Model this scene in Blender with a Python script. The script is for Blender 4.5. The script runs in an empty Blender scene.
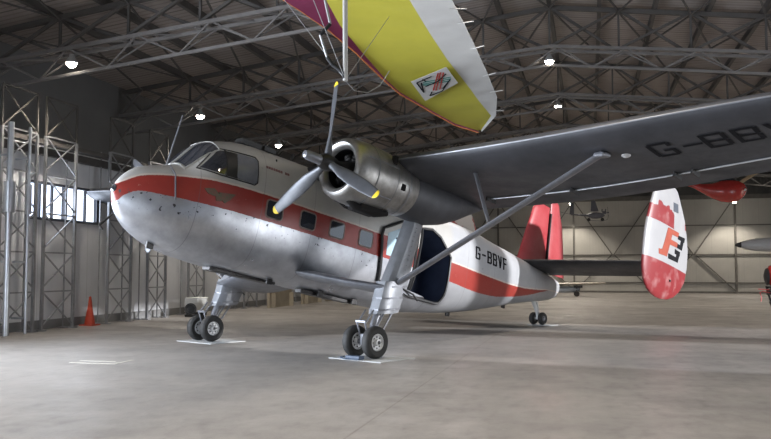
import bpy, bmesh, math, random
from mathutils import Vector, Matrix
random.seed(7)
C = bpy.context.scene.collection
PI = math.pi
R = math.radians

# ------------------------------------------------------------------ materials
def mat(name, col, rough=.6, metal=0., noise=0., nscale=3., bump=0., bscale=40., spec=.5, col2=None, rnoise=0., coat=0.):
    m = bpy.data.materials.new(name); m.use_nodes = True
    nt = m.node_tree; b = nt.nodes['Principled BSDF']
    b.inputs['Base Color'].default_value = (*col, 1)
    b.inputs['Roughness'].default_value = rough
    b.inputs['Metallic'].default_value = metal
    b.inputs['Specular IOR Level'].default_value = spec
    if coat: b.inputs['Coat Weight'].default_value = coat
    tc = nt.nodes.new('ShaderNodeTexCoord')
    if noise or rnoise:
        n = nt.nodes.new('ShaderNodeTexNoise'); n.inputs['Scale'].default_value = nscale
        n.inputs['Detail'].default_value = 6; n.inputs['Roughness'].default_value = .65
        nt.links.new(tc.outputs['Object'], n.inputs['Vector'])
        if noise:
            r = nt.nodes.new('ShaderNodeMix'); r.data_type = 'RGBA'
            c2 = col2 or tuple(c*(1-noise) for c in col)
            r.inputs[6].default_value = (*col, 1); r.inputs[7].default_value = (*c2, 1)
            mr = nt.nodes.new('ShaderNodeMapRange'); mr.inputs[1].default_value = .35; mr.inputs[2].default_value = .7
            nt.links.new(n.outputs['Fac'], mr.inputs[0]); nt.links.new(mr.outputs[0], r.inputs[0])
            nt.links.new(r.outputs[2], b.inputs['Base Color'])
        if rnoise:
            mr = nt.nodes.new('ShaderNodeMapRange'); mr.inputs[1].default_value = .3; mr.inputs[2].default_value = .7
            mr.inputs[3].default_value = rough-rnoise; mr.inputs[4].default_value = rough+rnoise
            nt.links.new(n.outputs['Fac'], mr.inputs[0]); nt.links.new(mr.outputs[0], b.inputs['Roughness'])
    if bump:
        n2 = nt.nodes.new('ShaderNodeTexNoise'); n2.inputs['Scale'].default_value = bscale
        nt.links.new(tc.outputs['Object'], n2.inputs['Vector'])
        bp = nt.nodes.new('ShaderNodeBump'); bp.inputs['Strength'].default_value = bump; bp.inputs['Distance'].default_value = .02
        nt.links.new(n2.outputs['Fac'], bp.inputs['Height']); nt.links.new(bp.outputs[0], b.inputs['Normal'])
    return m

def emis(name, col, s):
    m = bpy.data.materials.new(name); m.use_nodes = True
    b = m.node_tree.nodes['Principled BSDF']
    b.inputs['Base Color'].default_value = (*col, 1)
    b.inputs['Emission Color'].default_value = (*col, 1); b.inputs['Emission Strength'].default_value = s
    return m

def ribbed(name, col, axis, scale, strength=.5, rough=.55, metal=0., noise=.25, nscale=.6, col2=None, seam=None, seam_ribshade=None):
    """sheet cladding: fine ribs as a wave bump, plus dark lap seams and, on the roof, painted rib shade"""
    m = mat(name, col, rough, metal, noise, nscale, col2=col2)
    nt = m.node_tree; b = nt.nodes['Principled BSDF']
    tc = nt.nodes.new('ShaderNodeTexCoord')
    w = nt.nodes.new('ShaderNodeTexWave'); w.wave_type = 'BANDS'; w.bands_direction = axis
    w.inputs['Scale'].default_value = scale
    nt.links.new(tc.outputs['Object'], w.inputs['Vector'])
    bp = nt.nodes.new('ShaderNodeBump'); bp.inputs['Strength'].default_value = strength; bp.inputs['Distance'].default_value = .04
    nt.links.new(w.outputs['Fac'], bp.inputs['Height']); nt.links.new(bp.outputs[0], b.inputs['Normal'])
    src = b.inputs['Base Color'].links[0].from_socket
    for ax, per, wd, dk in ([seam] if seam else [])+([seam_ribshade] if seam_ribshade else []):
        sx = nt.nodes.new('ShaderNodeSeparateXYZ'); nt.links.new(tc.outputs['Object'], sx.inputs[0])
        d = nt.nodes.new('ShaderNodeMath'); d.operation = 'DIVIDE'; d.inputs[1].default_value = per
        nt.links.new(sx.outputs[ax], d.inputs[0])
        fr = nt.nodes.new('ShaderNodeMath'); fr.operation = 'FRACT'; nt.links.new(d.outputs[0], fr.inputs[0])
        lt = nt.nodes.new('ShaderNodeMath'); lt.operation = 'LESS_THAN'; lt.inputs[1].default_value = wd/per
        nt.links.new(fr.outputs[0], lt.inputs[0])
        mx = nt.nodes.new('ShaderNodeMix'); mx.data_type = 'RGBA'; mx.blend_type = 'MULTIPLY'
        mx.inputs[7].default_value = (dk, dk, dk, 1)
        nt.links.new(lt.outputs[0], mx.inputs[0]); nt.links.new(src, mx.inputs[6])
        src = mx.outputs[2]; nt.links.new(src, b.inputs['Base Color'])
    return m

M = {}
M['steel'] = mat('roof_steel', (.075,.068,.063), .6, .1, .35, 2.)
M['litchord'] = mat('lit_chord_steel', (.17,.158,.15), .5, .2, .3, 2.)  # roof steel made lighter to show lamp and floor light on the chords
M['column'] = mat('column_steel', (.31,.315,.33), .42, .5, .35, 3.)
M['pipe'] = mat('galvanised_pipe', (.55,.57,.6), .28, .8, .2, 4.)
M['roof'] = ribbed('roof_sheet', (.40,.345,.315), 'Y', 5.2, .8, .6, 0, .3, .5, seam=(1, 1.15, .05, .45), seam_ribshade=(1, .23, .07, .72))  # last band set paints rib shade the bump does not show
M['wall'] = ribbed('wall_sheet', (.60,.61,.635), 'Y', 1.2, .05, .5, 0, .18, .5, seam_ribshade=(1, 1.1, .02, .7))
M['wallback'] = ribbed('end_wall_sheet', (.44,.425,.39), 'X', 1.6, .08, .55, 0, .15, .5, seam_ribshade=(0, 1.02, .03, .9))
M['upper'] = ribbed('upper_sheet_shade_dark', (.10,.10,.10), 'Y', 1.2, .05, .6, 0, .2, .6)  # darker than the wall sheet to stand in for shade above the girt
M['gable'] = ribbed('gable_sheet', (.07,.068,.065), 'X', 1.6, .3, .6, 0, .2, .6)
M['alu'] = mat('bare_aluminium', (.50,.505,.53), .3, .9, .35, 1.3, .04, 3., rnoise=.1)
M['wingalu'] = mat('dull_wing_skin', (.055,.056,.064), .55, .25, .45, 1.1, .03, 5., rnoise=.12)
M['cowl'] = mat('cowling_metal', (.36,.35,.335), .38, .85, .5, 3.0, .05, 4., rnoise=.1)
M['grey'] = mat('grey_paint', (.19,.195,.215), .38, .35, .3, 3., rnoise=.08)
M['leg'] = mat('light_grey_fairing_paint', (.25,.26,.28), .4, .3, .3, 3., rnoise=.08)
M['soot'] = mat('sooty_black_metal', (.012,.011,.011), .85, spec=.2)
M['dark'] = mat('black_rubber_seal', (.012,.012,.013), .5)
M['tyre'] = mat('tyre_rubber', (.022,.021,.02), .72, 0, .4, 6., .3, 30.)
M['hub'] = mat('wheel_hub_paint', (.62,.62,.62), .4, .2, .3, 12.)
M['white'] = mat('white_paint', (.66,.66,.65), .38, 0, .15, 4.)
M['red'] = mat('red_paint', (.42,.035,.04), .45, 0, .4, 2., col2=(.5,.09,.09))
M['bladegrey'] = mat('blade_grey', (.10,.104,.115), .42, .3, .3, 5.)
M['yellow'] = mat('yellow_tip', (.75,.55,.03), .5)
M['engine'] = mat('oily_engine_metal', (.045,.043,.042), .42, .7, .4, 9.)
M['glass'] = mat('dark_window_glass', (.02,.023,.03), .06, 0, spec=.8, coat=.5)
M['glassgrey'] = mat('milky_window_glass', (.15,.16,.185), .12, 0, .3, 4., spec=.8)
M['paleglass'] = mat('pale_blue_door_glass', (.36,.50,.58), .15, 0, .3, 3., spec=.7)
M['black'] = mat('black_lettering', (.006,.006,.008), .8, spec=.15)
M['cone'] = mat('orange_plastic', (.50,.06,.025), .55, 0, .3, 6.)
M['yellowsail'] = mat('yellow_sailcloth', (.46,.42,.045), .7, 0, .12, 1.2)
M['magenta'] = mat('magenta_sailcloth', (.17,.014,.06), .7, 0, .15, 1.2)
M['whitesail'] = mat('white_sailcloth', (.50,.49,.47), .7, 0, .12, 1.5)
M['orange'] = mat('orange_piping', (.55,.17,.04), .6)
M['teal'] = mat('teal_ink', (.01,.14,.12), .6)
M['redink'] = mat('red_ink', (.40,.025,.015), .6)
M['foam'] = mat('black_foam', (.015,.015,.016), .8)
M['cable'] = mat('wire_cable', (.3,.3,.3), .4, .6)
M['mat'] = mat('pale_board', (.45,.46,.46), .6, 0, .2, 5.)
M['green'] = mat('faded_green_crest', (.075,.085,.05), .6, 0, .5, 14., col2=(.16,.05,.04))
M['mixred'] = mat('small_red_text', (.22,.10,.10), .6)
M['orangered'] = mat('fin_orange_red', (.33,.06,.03), .5, 0, .3, 4.)
M['cabin'] = mat('dark_blue_cabin_lining', (.04,.055,.10), .6, 0, .4, 3.)
M['glossred'] = mat('glossy_red_paint', (.42,.035,.03), .22, 0, .2, 3., coat=.6)
M['beige'] = mat('beige_panel', (.42,.36,.27), .6, 0, .3, 2.)

# floor
def floor_mat():
    m = mat('worn_concrete', (.31,.288,.268), .42, 0, .4, .55, .12, 25., rnoise=.14)
    nt = m.node_tree; b = nt.nodes['Principled BSDF']
    src = b.inputs['Base Color'].links[0].from_socket
    tc = nt.nodes.new('ShaderNodeTexCoord')
    for sc, lo, hi, dk in ((6., .5, .72, .78), (.9, .55, .75, .8), (38., .6, .75, .8)):
        mp = nt.nodes.new('ShaderNodeMapping'); mp.inputs['Scale'].default_value = (1, .45, 1); mp.inputs['Rotation'].default_value = (0,0,sc)
        nt.links.new(tc.outputs['Object'], mp.inputs[0])
        n = nt.nodes.new('ShaderNodeTexNoise'); n.inputs['Scale'].default_value = sc; n.inputs['Detail'].default_value = 5
        nt.links.new(mp.outputs[0], n.inputs['Vector'])
        mr = nt.nodes.new('ShaderNodeMapRange'); mr.inputs[1].default_value = lo; mr.inputs[2].default_value = hi
        nt.links.new(n.outputs['Fac'], mr.inputs[0])
        mx = nt.nodes.new('ShaderNodeMix'); mx.data_type = 'RGBA'; mx.blend_type = 'MULTIPLY'
        mx.inputs[7].default_value = (dk, dk, dk, 1)
        nt.links.new(mr.outputs[0], mx.inputs[0]); nt.links.new(src, mx.inputs[6]); src = mx.outputs[2]
    for ax, per, off in ((0, 6.0, 2.3), (1, 7.0, 1.0)):
        sx = nt.nodes.new('ShaderNodeSeparateXYZ'); nt.links.new(tc.outputs['Object'], sx.inputs[0])
        ad = nt.nodes.new('ShaderNodeMath'); ad.inputs[1].default_value = off; nt.links.new(sx.outputs[ax], ad.inputs[0])
        d = nt.nodes.new('ShaderNodeMath'); d.operation = 'DIVIDE'; d.inputs[1].default_value = per
        nt.links.new(ad.outputs[0], d.inputs[0])
        fr = nt.nodes.new('ShaderNodeMath'); fr.operation = 'FRACT'; nt.links.new(d.outputs[0], fr.inputs[0])
        lt = nt.nodes.new('ShaderNodeMath'); lt.operation = 'LESS_THAN'; lt.inputs[1].default_value = .025/per
        nt.links.new(fr.outputs[0], lt.inputs[0])
        mx = nt.nodes.new('ShaderNodeMix'); mx.data_type = 'RGBA'; mx.blend_type = 'MULTIPLY'
        mx.inputs[7].default_value = (.72, .7, .68, 1)
        nt.links.new(lt.outputs[0], mx.inputs[0]); nt.links.new(src, mx.inputs[6]); src = mx.outputs[2]
    nt.links.new(src, b.inputs['Base Color'])
    return m
M['floor'] = floor_mat()

# ------------------------------------------------------------------ mesh helpers
class MB:
    def __init__(s): s.v = []; s.f = []; s.m = []
    def add(s, vs, fs, mi=0):
        o = len(s.v); s.v += [tuple(v) for v in vs]
        for f in fs: s.f.append(tuple(i+o for i in f)); s.m.append(mi)
    def box(s, c, d, rot=None, mi=0):
        hx, hy, hz = (k/2 for k in d); vs = []
        for z in (-hz, hz):
            for y in (-hy, hy):
                for x in (-hx, hx):
                    p = Vector((x, y, z))
                    if rot: p = rot @ p
                    vs.append(p+Vector(c))
        s.add(vs, [(0,2,3,1),(4,5,7,6),(0,1,5,4),(2,6,7,3),(0,4,6,2),(1,3,7,5)], mi)
    def bar(s, a, b, w, h=None, up=(0,0,1), mi=0):
        a = Vector(a); b = Vector(b); h = h or w; d = (b-a).normalized(); u = Vector(up)
        if abs(d.dot(u)) > .99: u = Vector((1,0,0))
        x = d.cross(u).normalized(); y = x.cross(d).normalized(); vs = []
        for p in (a, b):
            for i, j in ((-1,-1),(1,-1),(1,1),(-1,1)): vs.append(p+x*(i*w/2)+y*(j*h/2))
        s.add(vs, [(0,1,2,3),(7,6,5,4),(0,4,5,1),(1,5,6,2),(2,6,7,3),(3,7,4,0)], mi)
    def tube(s, pts, r, n=10, cap=True, mi=0):
        pts = [Vector(p) for p in pts]; rs = r if isinstance(r, (list, tuple)) else [r]*len(pts)
        rings = []; px = None
        for i, p in enumerate(pts):
            d = (pts[min(i+1, len(pts)-1)]-pts[max(i-1, 0)]).normalized()
            if px is None:
                u = Vector((0,0,1)) if abs(d.z) < .9 else Vector((1,0,0)); px = d.cross(u).normalized()
            px = (px-d*px.dot(d)).normalized(); py = d.cross(px)
            rings.append([p+(px*math.cos(2*PI*k/n)+py*math.sin(2*PI*k/n))*rs[i] for k in range(n)])
        s.loft(rings, cap, mi)
    def loft(s, rings, cap=True, mi=0, closed=True):
        n = len(rings[0]); vs = [v for r in rings for v in r]; fs = []
        for i in range(len(rings)-1):
            for k in range(n if closed else n-1):
                fs.append((i*n+k, i*n+(k+1) % n, (i+1)*n+(k+1) % n, (i+1)*n+k))
        if cap: fs += [tuple(reversed(range(n))), tuple((len(rings)-1)*n+k for k in range(n))]
        s.add(vs, fs, mi)
    def lathe(s, c, axis, prof, n=32, mi=0, cap=False):
        """prof: list of (t along axis, radius)"""
        c = Vector(c); d = Vector(axis).normalized(); u = Vector((0,0,1)) if abs(d.z) < .9 else Vector((1,0,0))
        x = d.cross(u).normalized(); y = d.cross(x)
        s.loft([[c+d*t+(x*math.cos(2*PI*k/n)+y*math.sin(2*PI*k/n))*r for k in range(n)] for t, r in prof], cap, mi)
    def pieces(s, name, material, parent=None, smooth=False, pitch=False, bevel=0):
        '''one object for every connected piece'''
        par = list(range(len(s.v)))
        def fd(i):
            while par[i] != i: par[i] = par[par[i]]; i = par[i]
            return i
        for f in s.f:
            for k in f[1:]: par[fd(k)] = fd(f[0])
        gr = {}
        for f, mi in zip(s.f, s.m): gr.setdefault(fd(f[0]), []).append((f, mi))
        out = []
        for fs in gr.values():
            ids = sorted({i for f, _ in fs for i in f}); mp = {i: k for k, i in enumerate(ids)}
            q = MB(); q.v = [s.v[i] for i in ids]; q.f = [tuple(mp[i] for i in f) for f, _ in fs]; q.m = [mi for _, mi in fs]
            out.append(q.build(name, material, parent, smooth, pitch, bevel))
        return out
    def build(s, name, material, parent=None, smooth=False, pitch=False, bevel=0):
        me = bpy.data.meshes.new(name); me.from_pydata(s.v, [], s.f); me.update()
        for m_ in (material if isinstance(material, list) else [material]): me.materials.append(m_)
        for p, mi in zip(me.polygons, s.m): p.material_index = mi
        bm = bmesh.new(); bm.from_mesh(me); bmesh.ops.remove_doubles(bm, verts=bm.verts, dist=1e-5)
        bmesh.ops.recalc_face_normals(bm, faces=bm.faces); bm.to_mesh(me); bm.free()
        if smooth:
            me.polygons.foreach_set('use_smooth', [True]*len(me.polygons)); me.set_sharp_from_angle(angle=R(38))
        o = bpy.data.objects.new(name, me); C.objects.link(o)
        if parent: o.parent = parent
        if pitch: o.rotation_euler = (0, -PITCH, 0)
        if bevel:
            b = o.modifiers.new('bevel', 'BEVEL'); b.width = bevel; b.segments = 2
        return o

def tag(o, label=None, cat=None, group=None, kind=None):
    if label: o['label'] = label
    if cat: o['category'] = cat
    if group: o['group'] = group
    if kind: o['kind'] = kind
    return o
def empty(name, loc, rz=0):
    o = bpy.data.objects.new(name, None); C.objects.link(o); o.location = loc; o.rotation_euler = (0,0,rz)
    o.empty_display_size = .3; return o
def struct(name, mb, m, parent=None, **k):
    o = mb.build(name, m, parent, **k)
    if not parent: o['kind'] = 'structure'
    return o
def copy_tree(o, parent=None):
    c = o.copy(); C.objects.link(c)
    if parent: c.parent = parent
    for ch in list(o.children): copy_tree(ch, c)
    return c
def lerp(a, b, t): return a+(b-a)*t
def herm(pts, x):
    """smooth interpolation through (x, y...) tuples sorted by descending or ascending x"""
    if pts[0][0] > pts[-1][0]: pts = pts[::-1]
    if x <= pts[0][0]: return pts[0][1]
    if x >= pts[-1][0]: return pts[-1][1]
    for i in range(len(pts)-1):
        if pts[i][0] <= x <= pts[i+1][0]: break
    def sl(j):
        if j <= 0: return (pts[1][1]-pts[0][1])/(pts[1][0]-pts[0][0])
        if j >= len(pts)-1: return (pts[-1][1]-pts[-2][1])/(pts[-1][0]-pts[-2][0])
        a = (pts[j][1]-pts[j-1][1])/(pts[j][0]-pts[j-1][0]); b = (pts[j+1][1]-pts[j][1])/(pts[j+1][0]-pts[j][0])
        return 0 if a*b <= 0 else 2*a*b/(a+b)
    h = pts[i+1][0]-pts[i][0]; t = (x-pts[i][0])/h; y0, y1 = pts[i][1], pts[i+1][1]
    return (2*t**3-3*t*t+1)*y0+(t**3-2*t*t+t)*h*sl(i)+(-2*t**3+3*t*t)*y1+(t**3-t*t)*h*sl(i+1)

# ------------------------------------------------------------------ hangar
XL, XR, YB, YF, XC = -14.5, 12.3, 59.2, -13., -1.1
def zbot(x): return 7.9-.105*abs(x-XC)
def zup(x): return 9.72-.125*abs(x-XC)
def zrail(x): return 8.42-.098*abs(x-XC)

mb = MB(); mb.add([(XL,YF,0),(XR,YF,0),(XR,YB,0),(XL,YB,0),(XL,YF,-.2),(XR,YF,-.2),(XR,YB,-.2),(XL,YB,-.2)],
                  [(0,1,2,3),(7,6,5,4),(0,4,5,1),(1,5,6,2),(2,6,7,3),(3,7,4,0)])
struct('floor', mb, M['floor'])

# roof: curved sheet on purlins, with real thickness
XE = XL-1.6
NR = 28; xs = [lerp(XE, XR, i/NR) for i in range(NR+1)]
mb = MB()
ring = [(x, zup(x)+.24) for x in xs]+[(x, zup(x)+.34) for x in reversed(xs)]
mb.loft([[(x, y, z) for x, z in ring] for y in (YF-.2, YB+.2)])
ceiling = struct('ceiling', mb, M['roof'])
px = [XC+d for d in (-12.4,-10.9,-9.3,-7.7,-6.1,-4.6,-3.1,-1.5,0,1.5,3.1,4.6,6.1,7.7,9.3,10.9,12.4)]
for x in px:
    p = MB(); p.bar((x, YF, zup(x)+.13), (x, YB-.05, zup(x)+.13), .12, .2)
    p.build('purlin', M['steel'], ceiling)

# left wall with the strip window
WY0, WY1, WZ0, WZ1 = 18.2, 21.3, 3.0, 3.98
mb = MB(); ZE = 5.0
LY0, LY1, LZ = 3.0, 13.0, 4.6  # unseen opening added so cool fill reaches the near-left floor
for y0, y1, z0, z1 in ((YF,LY0,0,ZE),(LY1,WY0,0,ZE),(LY0,LY1,LZ,ZE),(WY1,YB,0,ZE),(WY0,WY1,0,WZ0),(WY0,WY1,WZ1,ZE)):
    mb.box((XL-.1, (y0+y1)/2, (z0+z1)/2), (.2, y1-y0, z1-z0))
struct('wall_left', mb, M['wall'])
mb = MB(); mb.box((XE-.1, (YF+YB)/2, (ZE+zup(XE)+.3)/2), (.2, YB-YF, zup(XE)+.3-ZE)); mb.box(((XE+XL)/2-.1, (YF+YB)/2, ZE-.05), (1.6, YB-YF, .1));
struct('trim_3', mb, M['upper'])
mb = MB()
for x in (0,):
    for z in (WZ0, WZ1): mb.box((XL-.02, (WY0+WY1)/2, z), (.16, WY1-WY0+.1, .07))
    for y in (WY0, WY0+1.57, WY1): mb.box((XL-.02, y, (WZ0+WZ1)/2), (.16, .12, WZ1-WZ0))
    for y in (WY0+.52, WY0+1.04, WY0+2.05, WY0+2.55): mb.box((XL-.02, y, (WZ0+WZ1)/2), (.08, .055, WZ1-WZ0))
w = struct('window_1', mb, mat('window_frame_dark', (.05,.055,.07), .5))
mb = MB(); mb.box((XL-.06, (WY0+WY1)/2, (WZ0+WZ1)/2), (.02, WY1-WY0, WZ1-WZ0))
mb.build('pane', emis('daylight_lit_frosted_glass', (.72,.82,1.), 1.9), w)
# horizontal girt and pipe along the left wall
mb = MB(); mb.bar((XL+.45, YF, 5.0), (XL+.45, YB, 5.0), .16, .12)
mb.bar((XL+.2, YF, 4.8), (XL+.2, YB, 4.8), .15, .2)
struct('trim_1', mb, M['steel'])
mb = MB(); mb.box((XL+.03, (YF+YB)/2, .12), (.06, YB-YF, .24)); struct('baseboard_left', mb, mat('plinth', (.2,.2,.2), .8))

# right wall: two unseen bays, sized to aim low sun at fuselage and fin
DY0, DY1, DZ = 12.0, 17.5, 7.2
DY2, DY3 = 19.2, 23.0  # second bay added so sun also reaches the tail fin
ZR = zup(XR)+.24
mb = MB()
for y0, y1, z0, z1 in ((YF,DY0,0,ZR),(DY1,DY2,0,ZR),(DY3,YB,0,ZR),(DY0,DY1,DZ,ZR),(DY2,DY3,DZ,ZR)):
    mb.box((XR+.1, (y0+y1)/2, (z0+z1)/2), (.2, y1-y0, z1-z0))
struct('wall_right', mb, M['wall'])
# front wall (behind the camera) with an open hangar doorway
FX0, FX1, FZ = -13., -1.0, 5.2
mb = MB()
def gable(mb, y0, y1, z0f, x0, x1, n=14):
    g = [lerp(x0, x1, i/n) for i in range(n+1)]
    mb.loft([[(x, y, z0f) for x in g]+[(x, y, zup(x)+.25) for x in reversed(g)] for y in (y0, y1)])
gable(mb, YF-.2, YF, 0, XL, FX0, 3); gable(mb, YF-.2, YF, 0, FX1, XR); gable(mb, YF-.2, YF, FZ, FX0, FX1)
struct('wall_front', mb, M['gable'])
# back wall: pale cladding below, dark gable above, posts, rails and K braces
ZW = 6.55
mb = MB(); mb.box(((XL+XR)/2, YB+.1, ZW/2), (XR-XL, .2, ZW)); struct('wall_back', mb, M['wallback'])
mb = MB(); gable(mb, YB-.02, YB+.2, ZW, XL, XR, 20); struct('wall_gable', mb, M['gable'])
tr = mat('end_wall_framing', (.16,.15,.135), .6, .2, .3, 3.)
mb = MB()
PX = [XC+5.4*k for k in (-2,-1,0,1,2)]
for x in PX: mb.box((x, YB-.13, 3.6), (.12, .2, 7.2))
for z in (4.7, 2.67, .72): mb.box(((XL+XR)/2, YB-.06, z), (XR-XL, .1, .075))
mb.box(((XL+XR)/2, YB-.08, .06), (XR-XL, .14, .14)); mb.box(((XL+XR)/2, YB-.1, ZW+.1), (XR-XL, .2, .3))
for i, x in enumerate(PX[:-1]):
    m_ = x+2.7
    for xx, z0 in ((x, 0.1), (x, 6.6), (x+5.4, .1), (x+5.4, 6.6)):
        mb.bar((xx, YB-.1, z0), (lerp(xx, m_, .98), YB-.1, 2.7), .09, .07)
struct('trim_2', mb, tr)

# roof trusses ------------------------------------------------------
NX = [XC+d for d in (-14.8,-14.0,-12.2,-10.2,-8.2,-6.15,-4.1,-2.05,0,2.05,4.1,6.15,8.2,10.2,12.1,13.3)]
def make_truss(k):
    root = empty('roof_truss', (0,0,0))
    a = MB(); fine = [lerp(NX[0], NX[-1], i/36) for i in range(37)]
    for s in (-.27, .27):
        for p, q in zip(fine, fine[1:]): a.bar((p, s, zrail(p)), (q, s, zrail(q)), .09, .09)
    for p, q in zip(fine, fine[1:]): a.bar((p, 0, zbot(p)), (q, 0, zbot(q)), .075, .075)
    tri = [lerp(NX[0], NX[-1], i/28) for i in range(29)]
    for i, (p, q) in enumerate(zip(tri, tri[1:])):
        for s in (-.27, .27):
            if i % 2: a.bar((p, s, zrail(p)), (q, 0, zbot(q)), .035)
            else: a.bar((p, 0, zbot(p)), (q, s, zrail(q)), .035)
        a.bar((p, -.27, zrail(p)), (q, .27, zrail(q)), .03)
    a.build('lower_chord', M['litchord'], root)
    b = MB()
    for p, q in zip(fine, fine[1:]): b.bar((p, 0, zup(p)-.02), (q, 0, zup(q)-.02), .13, .13)
    b.build('upper_chord', M['steel'], root)
    c = MB()
    for i, (p, q) in enumerate(zip(NX, NX[1:])):
        if 0 <= i < len(NX)-1:
            c.bar((p, 0, zup(p)), (q, .2, zrail(q)), .10, .07); c.bar((p, -.2, zrail(p)), (q, 0, zup(q)), .10, .07)
        if 1 < i < len(NX)-2: c.bar((p, 0, zup(p)), (p, 0, zrail(p)), .06)
    c.build('web_bracing', M['steel'], root)
    d = MB()
    for i in range(1, len(NX)-2, 1):
        p, q = NX[i], NX[i+1]
        d.bar((p, 0, zup(p)-.05), (q, 6.9, zup(q)-.05), .05, .04); d.bar((q, 0, zup(q)-.08), (p, 6.9, zup(p)-.08), .05, .04)
    d.build('wind_bracing', M['steel'], root)
    return root
TY = [4.0, 10.9, 17.8, 24.8, 31.6, 38.5, 45.4, 52.3]
ords = ['above the aircraft nose, nearest of the trusses', 'above the red yellow hang glider, second nearest', 'crossing above the cockpit with a lit lamp beneath',
        'crossing behind the glider tip with the brightest centre lamp', 'behind the second centre lamp, fifth from the front', 'third last before the dark gable',
        'second last before the dark gable', 'last and smallest before the dark gable']
t0 = make_truss(0)
for k, y in enumerate(TY):
    t = t0 if k == 0 else copy_tree(t0)
    t.location = (0, y, 0); tag(t, 'grey steel lattice roof truss '+ords[k], 'roof truss', 'roof trusses of the hangar')

# lattice columns on the left wall ---------------------------------
def lattice(y0, y1, x0, x1, zt, label, cells=5):
    root = empty('lattice_column', ((x0+x1)/2, (y0+y1)/2, 0)); ox, oy = root.location.x, root.location.y
    L = MB()
    for x in (x0, x1):
        for y in (y0, y1): L.bar((x-ox, y-oy, 0), (x-ox, y-oy, zt), .07 if x == x1 else .03)
    for x in (x0, x1):
        for y in (y0, y1): L.box((x-ox, y-oy, .015), (.2, .2, .03))
    L.build('upright_frame', M['column'], root)
    B = MB(); h = zt/cells
    for i in range(cells):
        z0, z1 = i*h+.1, (i+1)*h
        B.bar((x1-ox, y0-oy, z0), (x1-ox, y1-oy, z1), .032, .03, up=(1,0,0)); B.bar((x1-ox, y1-oy, z0), (x1-ox, y0-oy, z1), .032, .03, up=(1,0,0))
        B.bar((x1-ox, y0-oy, z1), (x1-ox, y1-oy, z1), .04)
    B.build('cross_bracing', M['column'], root)
    U = MB()                                      # slim upper extension to the truss, in darker steel for the shade there
    for y in (y0, y1): U.bar((x1-ox, y-oy, zt), (x1-ox, y-oy, 6.2), .05)
    U.bar((x1-ox, y0-oy, zt), (x1-ox, y1-oy, 6.2), .04, .03, up=(1,0,0)); U.bar((x1-ox, y1-oy, zt), (x1-ox, y0-oy, 6.2), .04, .03, up=(1,0,0)); U.bar((x1-ox, y0-oy, 6.2), (x1-ox, y1-oy, 6.2), .05)
    U.build('upper_bracing', M['steel'], root)
    tag(root, label, 'lattice column', 'steel lattice columns along the left wall')
cols = [
        (16.55,17.85,-14.25,-13.95,'steel lattice column at the far left edge beside the shiny pipe'),
        (18.2,19.5,-14.25,-13.95,'steel lattice column in front of the left half of the strip window'),
        (21.13,22.37,-14.25,-13.95,'slim steel lattice column just right of the strip window and traffic cone'),
        (23.36,24.5,-14.25,-13.95,'steel lattice column half hidden behind the aircraft nose underside'),
        (26.1,27.3,-14.25,-13.95,'steel lattice column beside the white heater cabinet'),
        (30.9,32.2,-14.35,-13.95,'steel lattice column behind the far main landing gear'),
        (34.2,35.4,-14.35,-13.9,'steel lattice column seen under the belly right of the far gear fairing'),
        (38.0,39.2,-14.35,-13.95,'small distant lattice column under the aircraft belly'),
        (41.4,42.5,-14.35,-13.9,'third farthest lattice column by the left wall'),
        (45.0,46.2,-14.35,-13.95,'second farthest lattice column by the left wall'),
        (51.8,53.0,-14.35,-13.95,'farthest lattice column by the left wall')]
for y0, y1, x0, x1, lb in cols: lattice(y0, y1, x0, x1, 5.15, lb)
# service pipes
for y, x, r, lb in ((16.45,-13.6,.075,'shiny vertical service pipe at the far left edge'),(17.2,-13.65,.04,'thin vertical grey pipe left of the strip window')):
    p = MB(); p.tube([(x,y,.02),(x,y,5.2)], r, 12)
    p.tube([(x,y,3.0),(x,y,3.75)], r*1.9, 14)
    for z in (.4, 1.8, 4.4): p.box((x-.2,y,z), (.4,.06,.05))
    tag(p.build('service_pipe', M['pipe'], None, True), lb, 'pipe')

# ceiling lamps --------------------------------------------------------
bulb = emis('lit_lamp_lens', (1.,.93,.80), 38)
shade_m = mat('lamp_shade_metal', (.5,.5,.5), .35, .6)
def lamp(x, y, z, ztop, label, e):
    root = empty('high_bay_lamp', (x, y, z))
    s = MB(); s.lathe((0,0,0), (0,0,1), [(.0,.15),(.08,.13),(.16,.07),(.24,.05),(.24,.01)], 20); s.build('lamp_shade', shade_m, root, True)
    b = MB(); b.lathe((0,0,-.01), (0,0,1), [(-.10,.01),(-.09,.07),(-.05,.11),(0,.125),(.03,.125)], 20); b.build('lamp_lens', bulb, root)
    if ztop > z+.35:
        k = MB(); k.tube([(0,0,.3),(0,0,ztop-z)], .012, 6); k.build('hanging_rod', M['steel'], root)
    tag(root, label, 'ceiling lamp', 'lit high bay lamps')
    if e:
        l = bpy.data.lights.new('lamp_light', 'SPOT'); l.energy = e; l.spot_size = R(125); l.spot_blend = .5; l.color = (1,.91,.79); l.shadow_soft_size = .15
        lo = bpy.data.objects.new('lamp_light', l); C.objects.link(lo); lo.parent = root; lo.location = (0,0,-.35)
LE = 700
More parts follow.
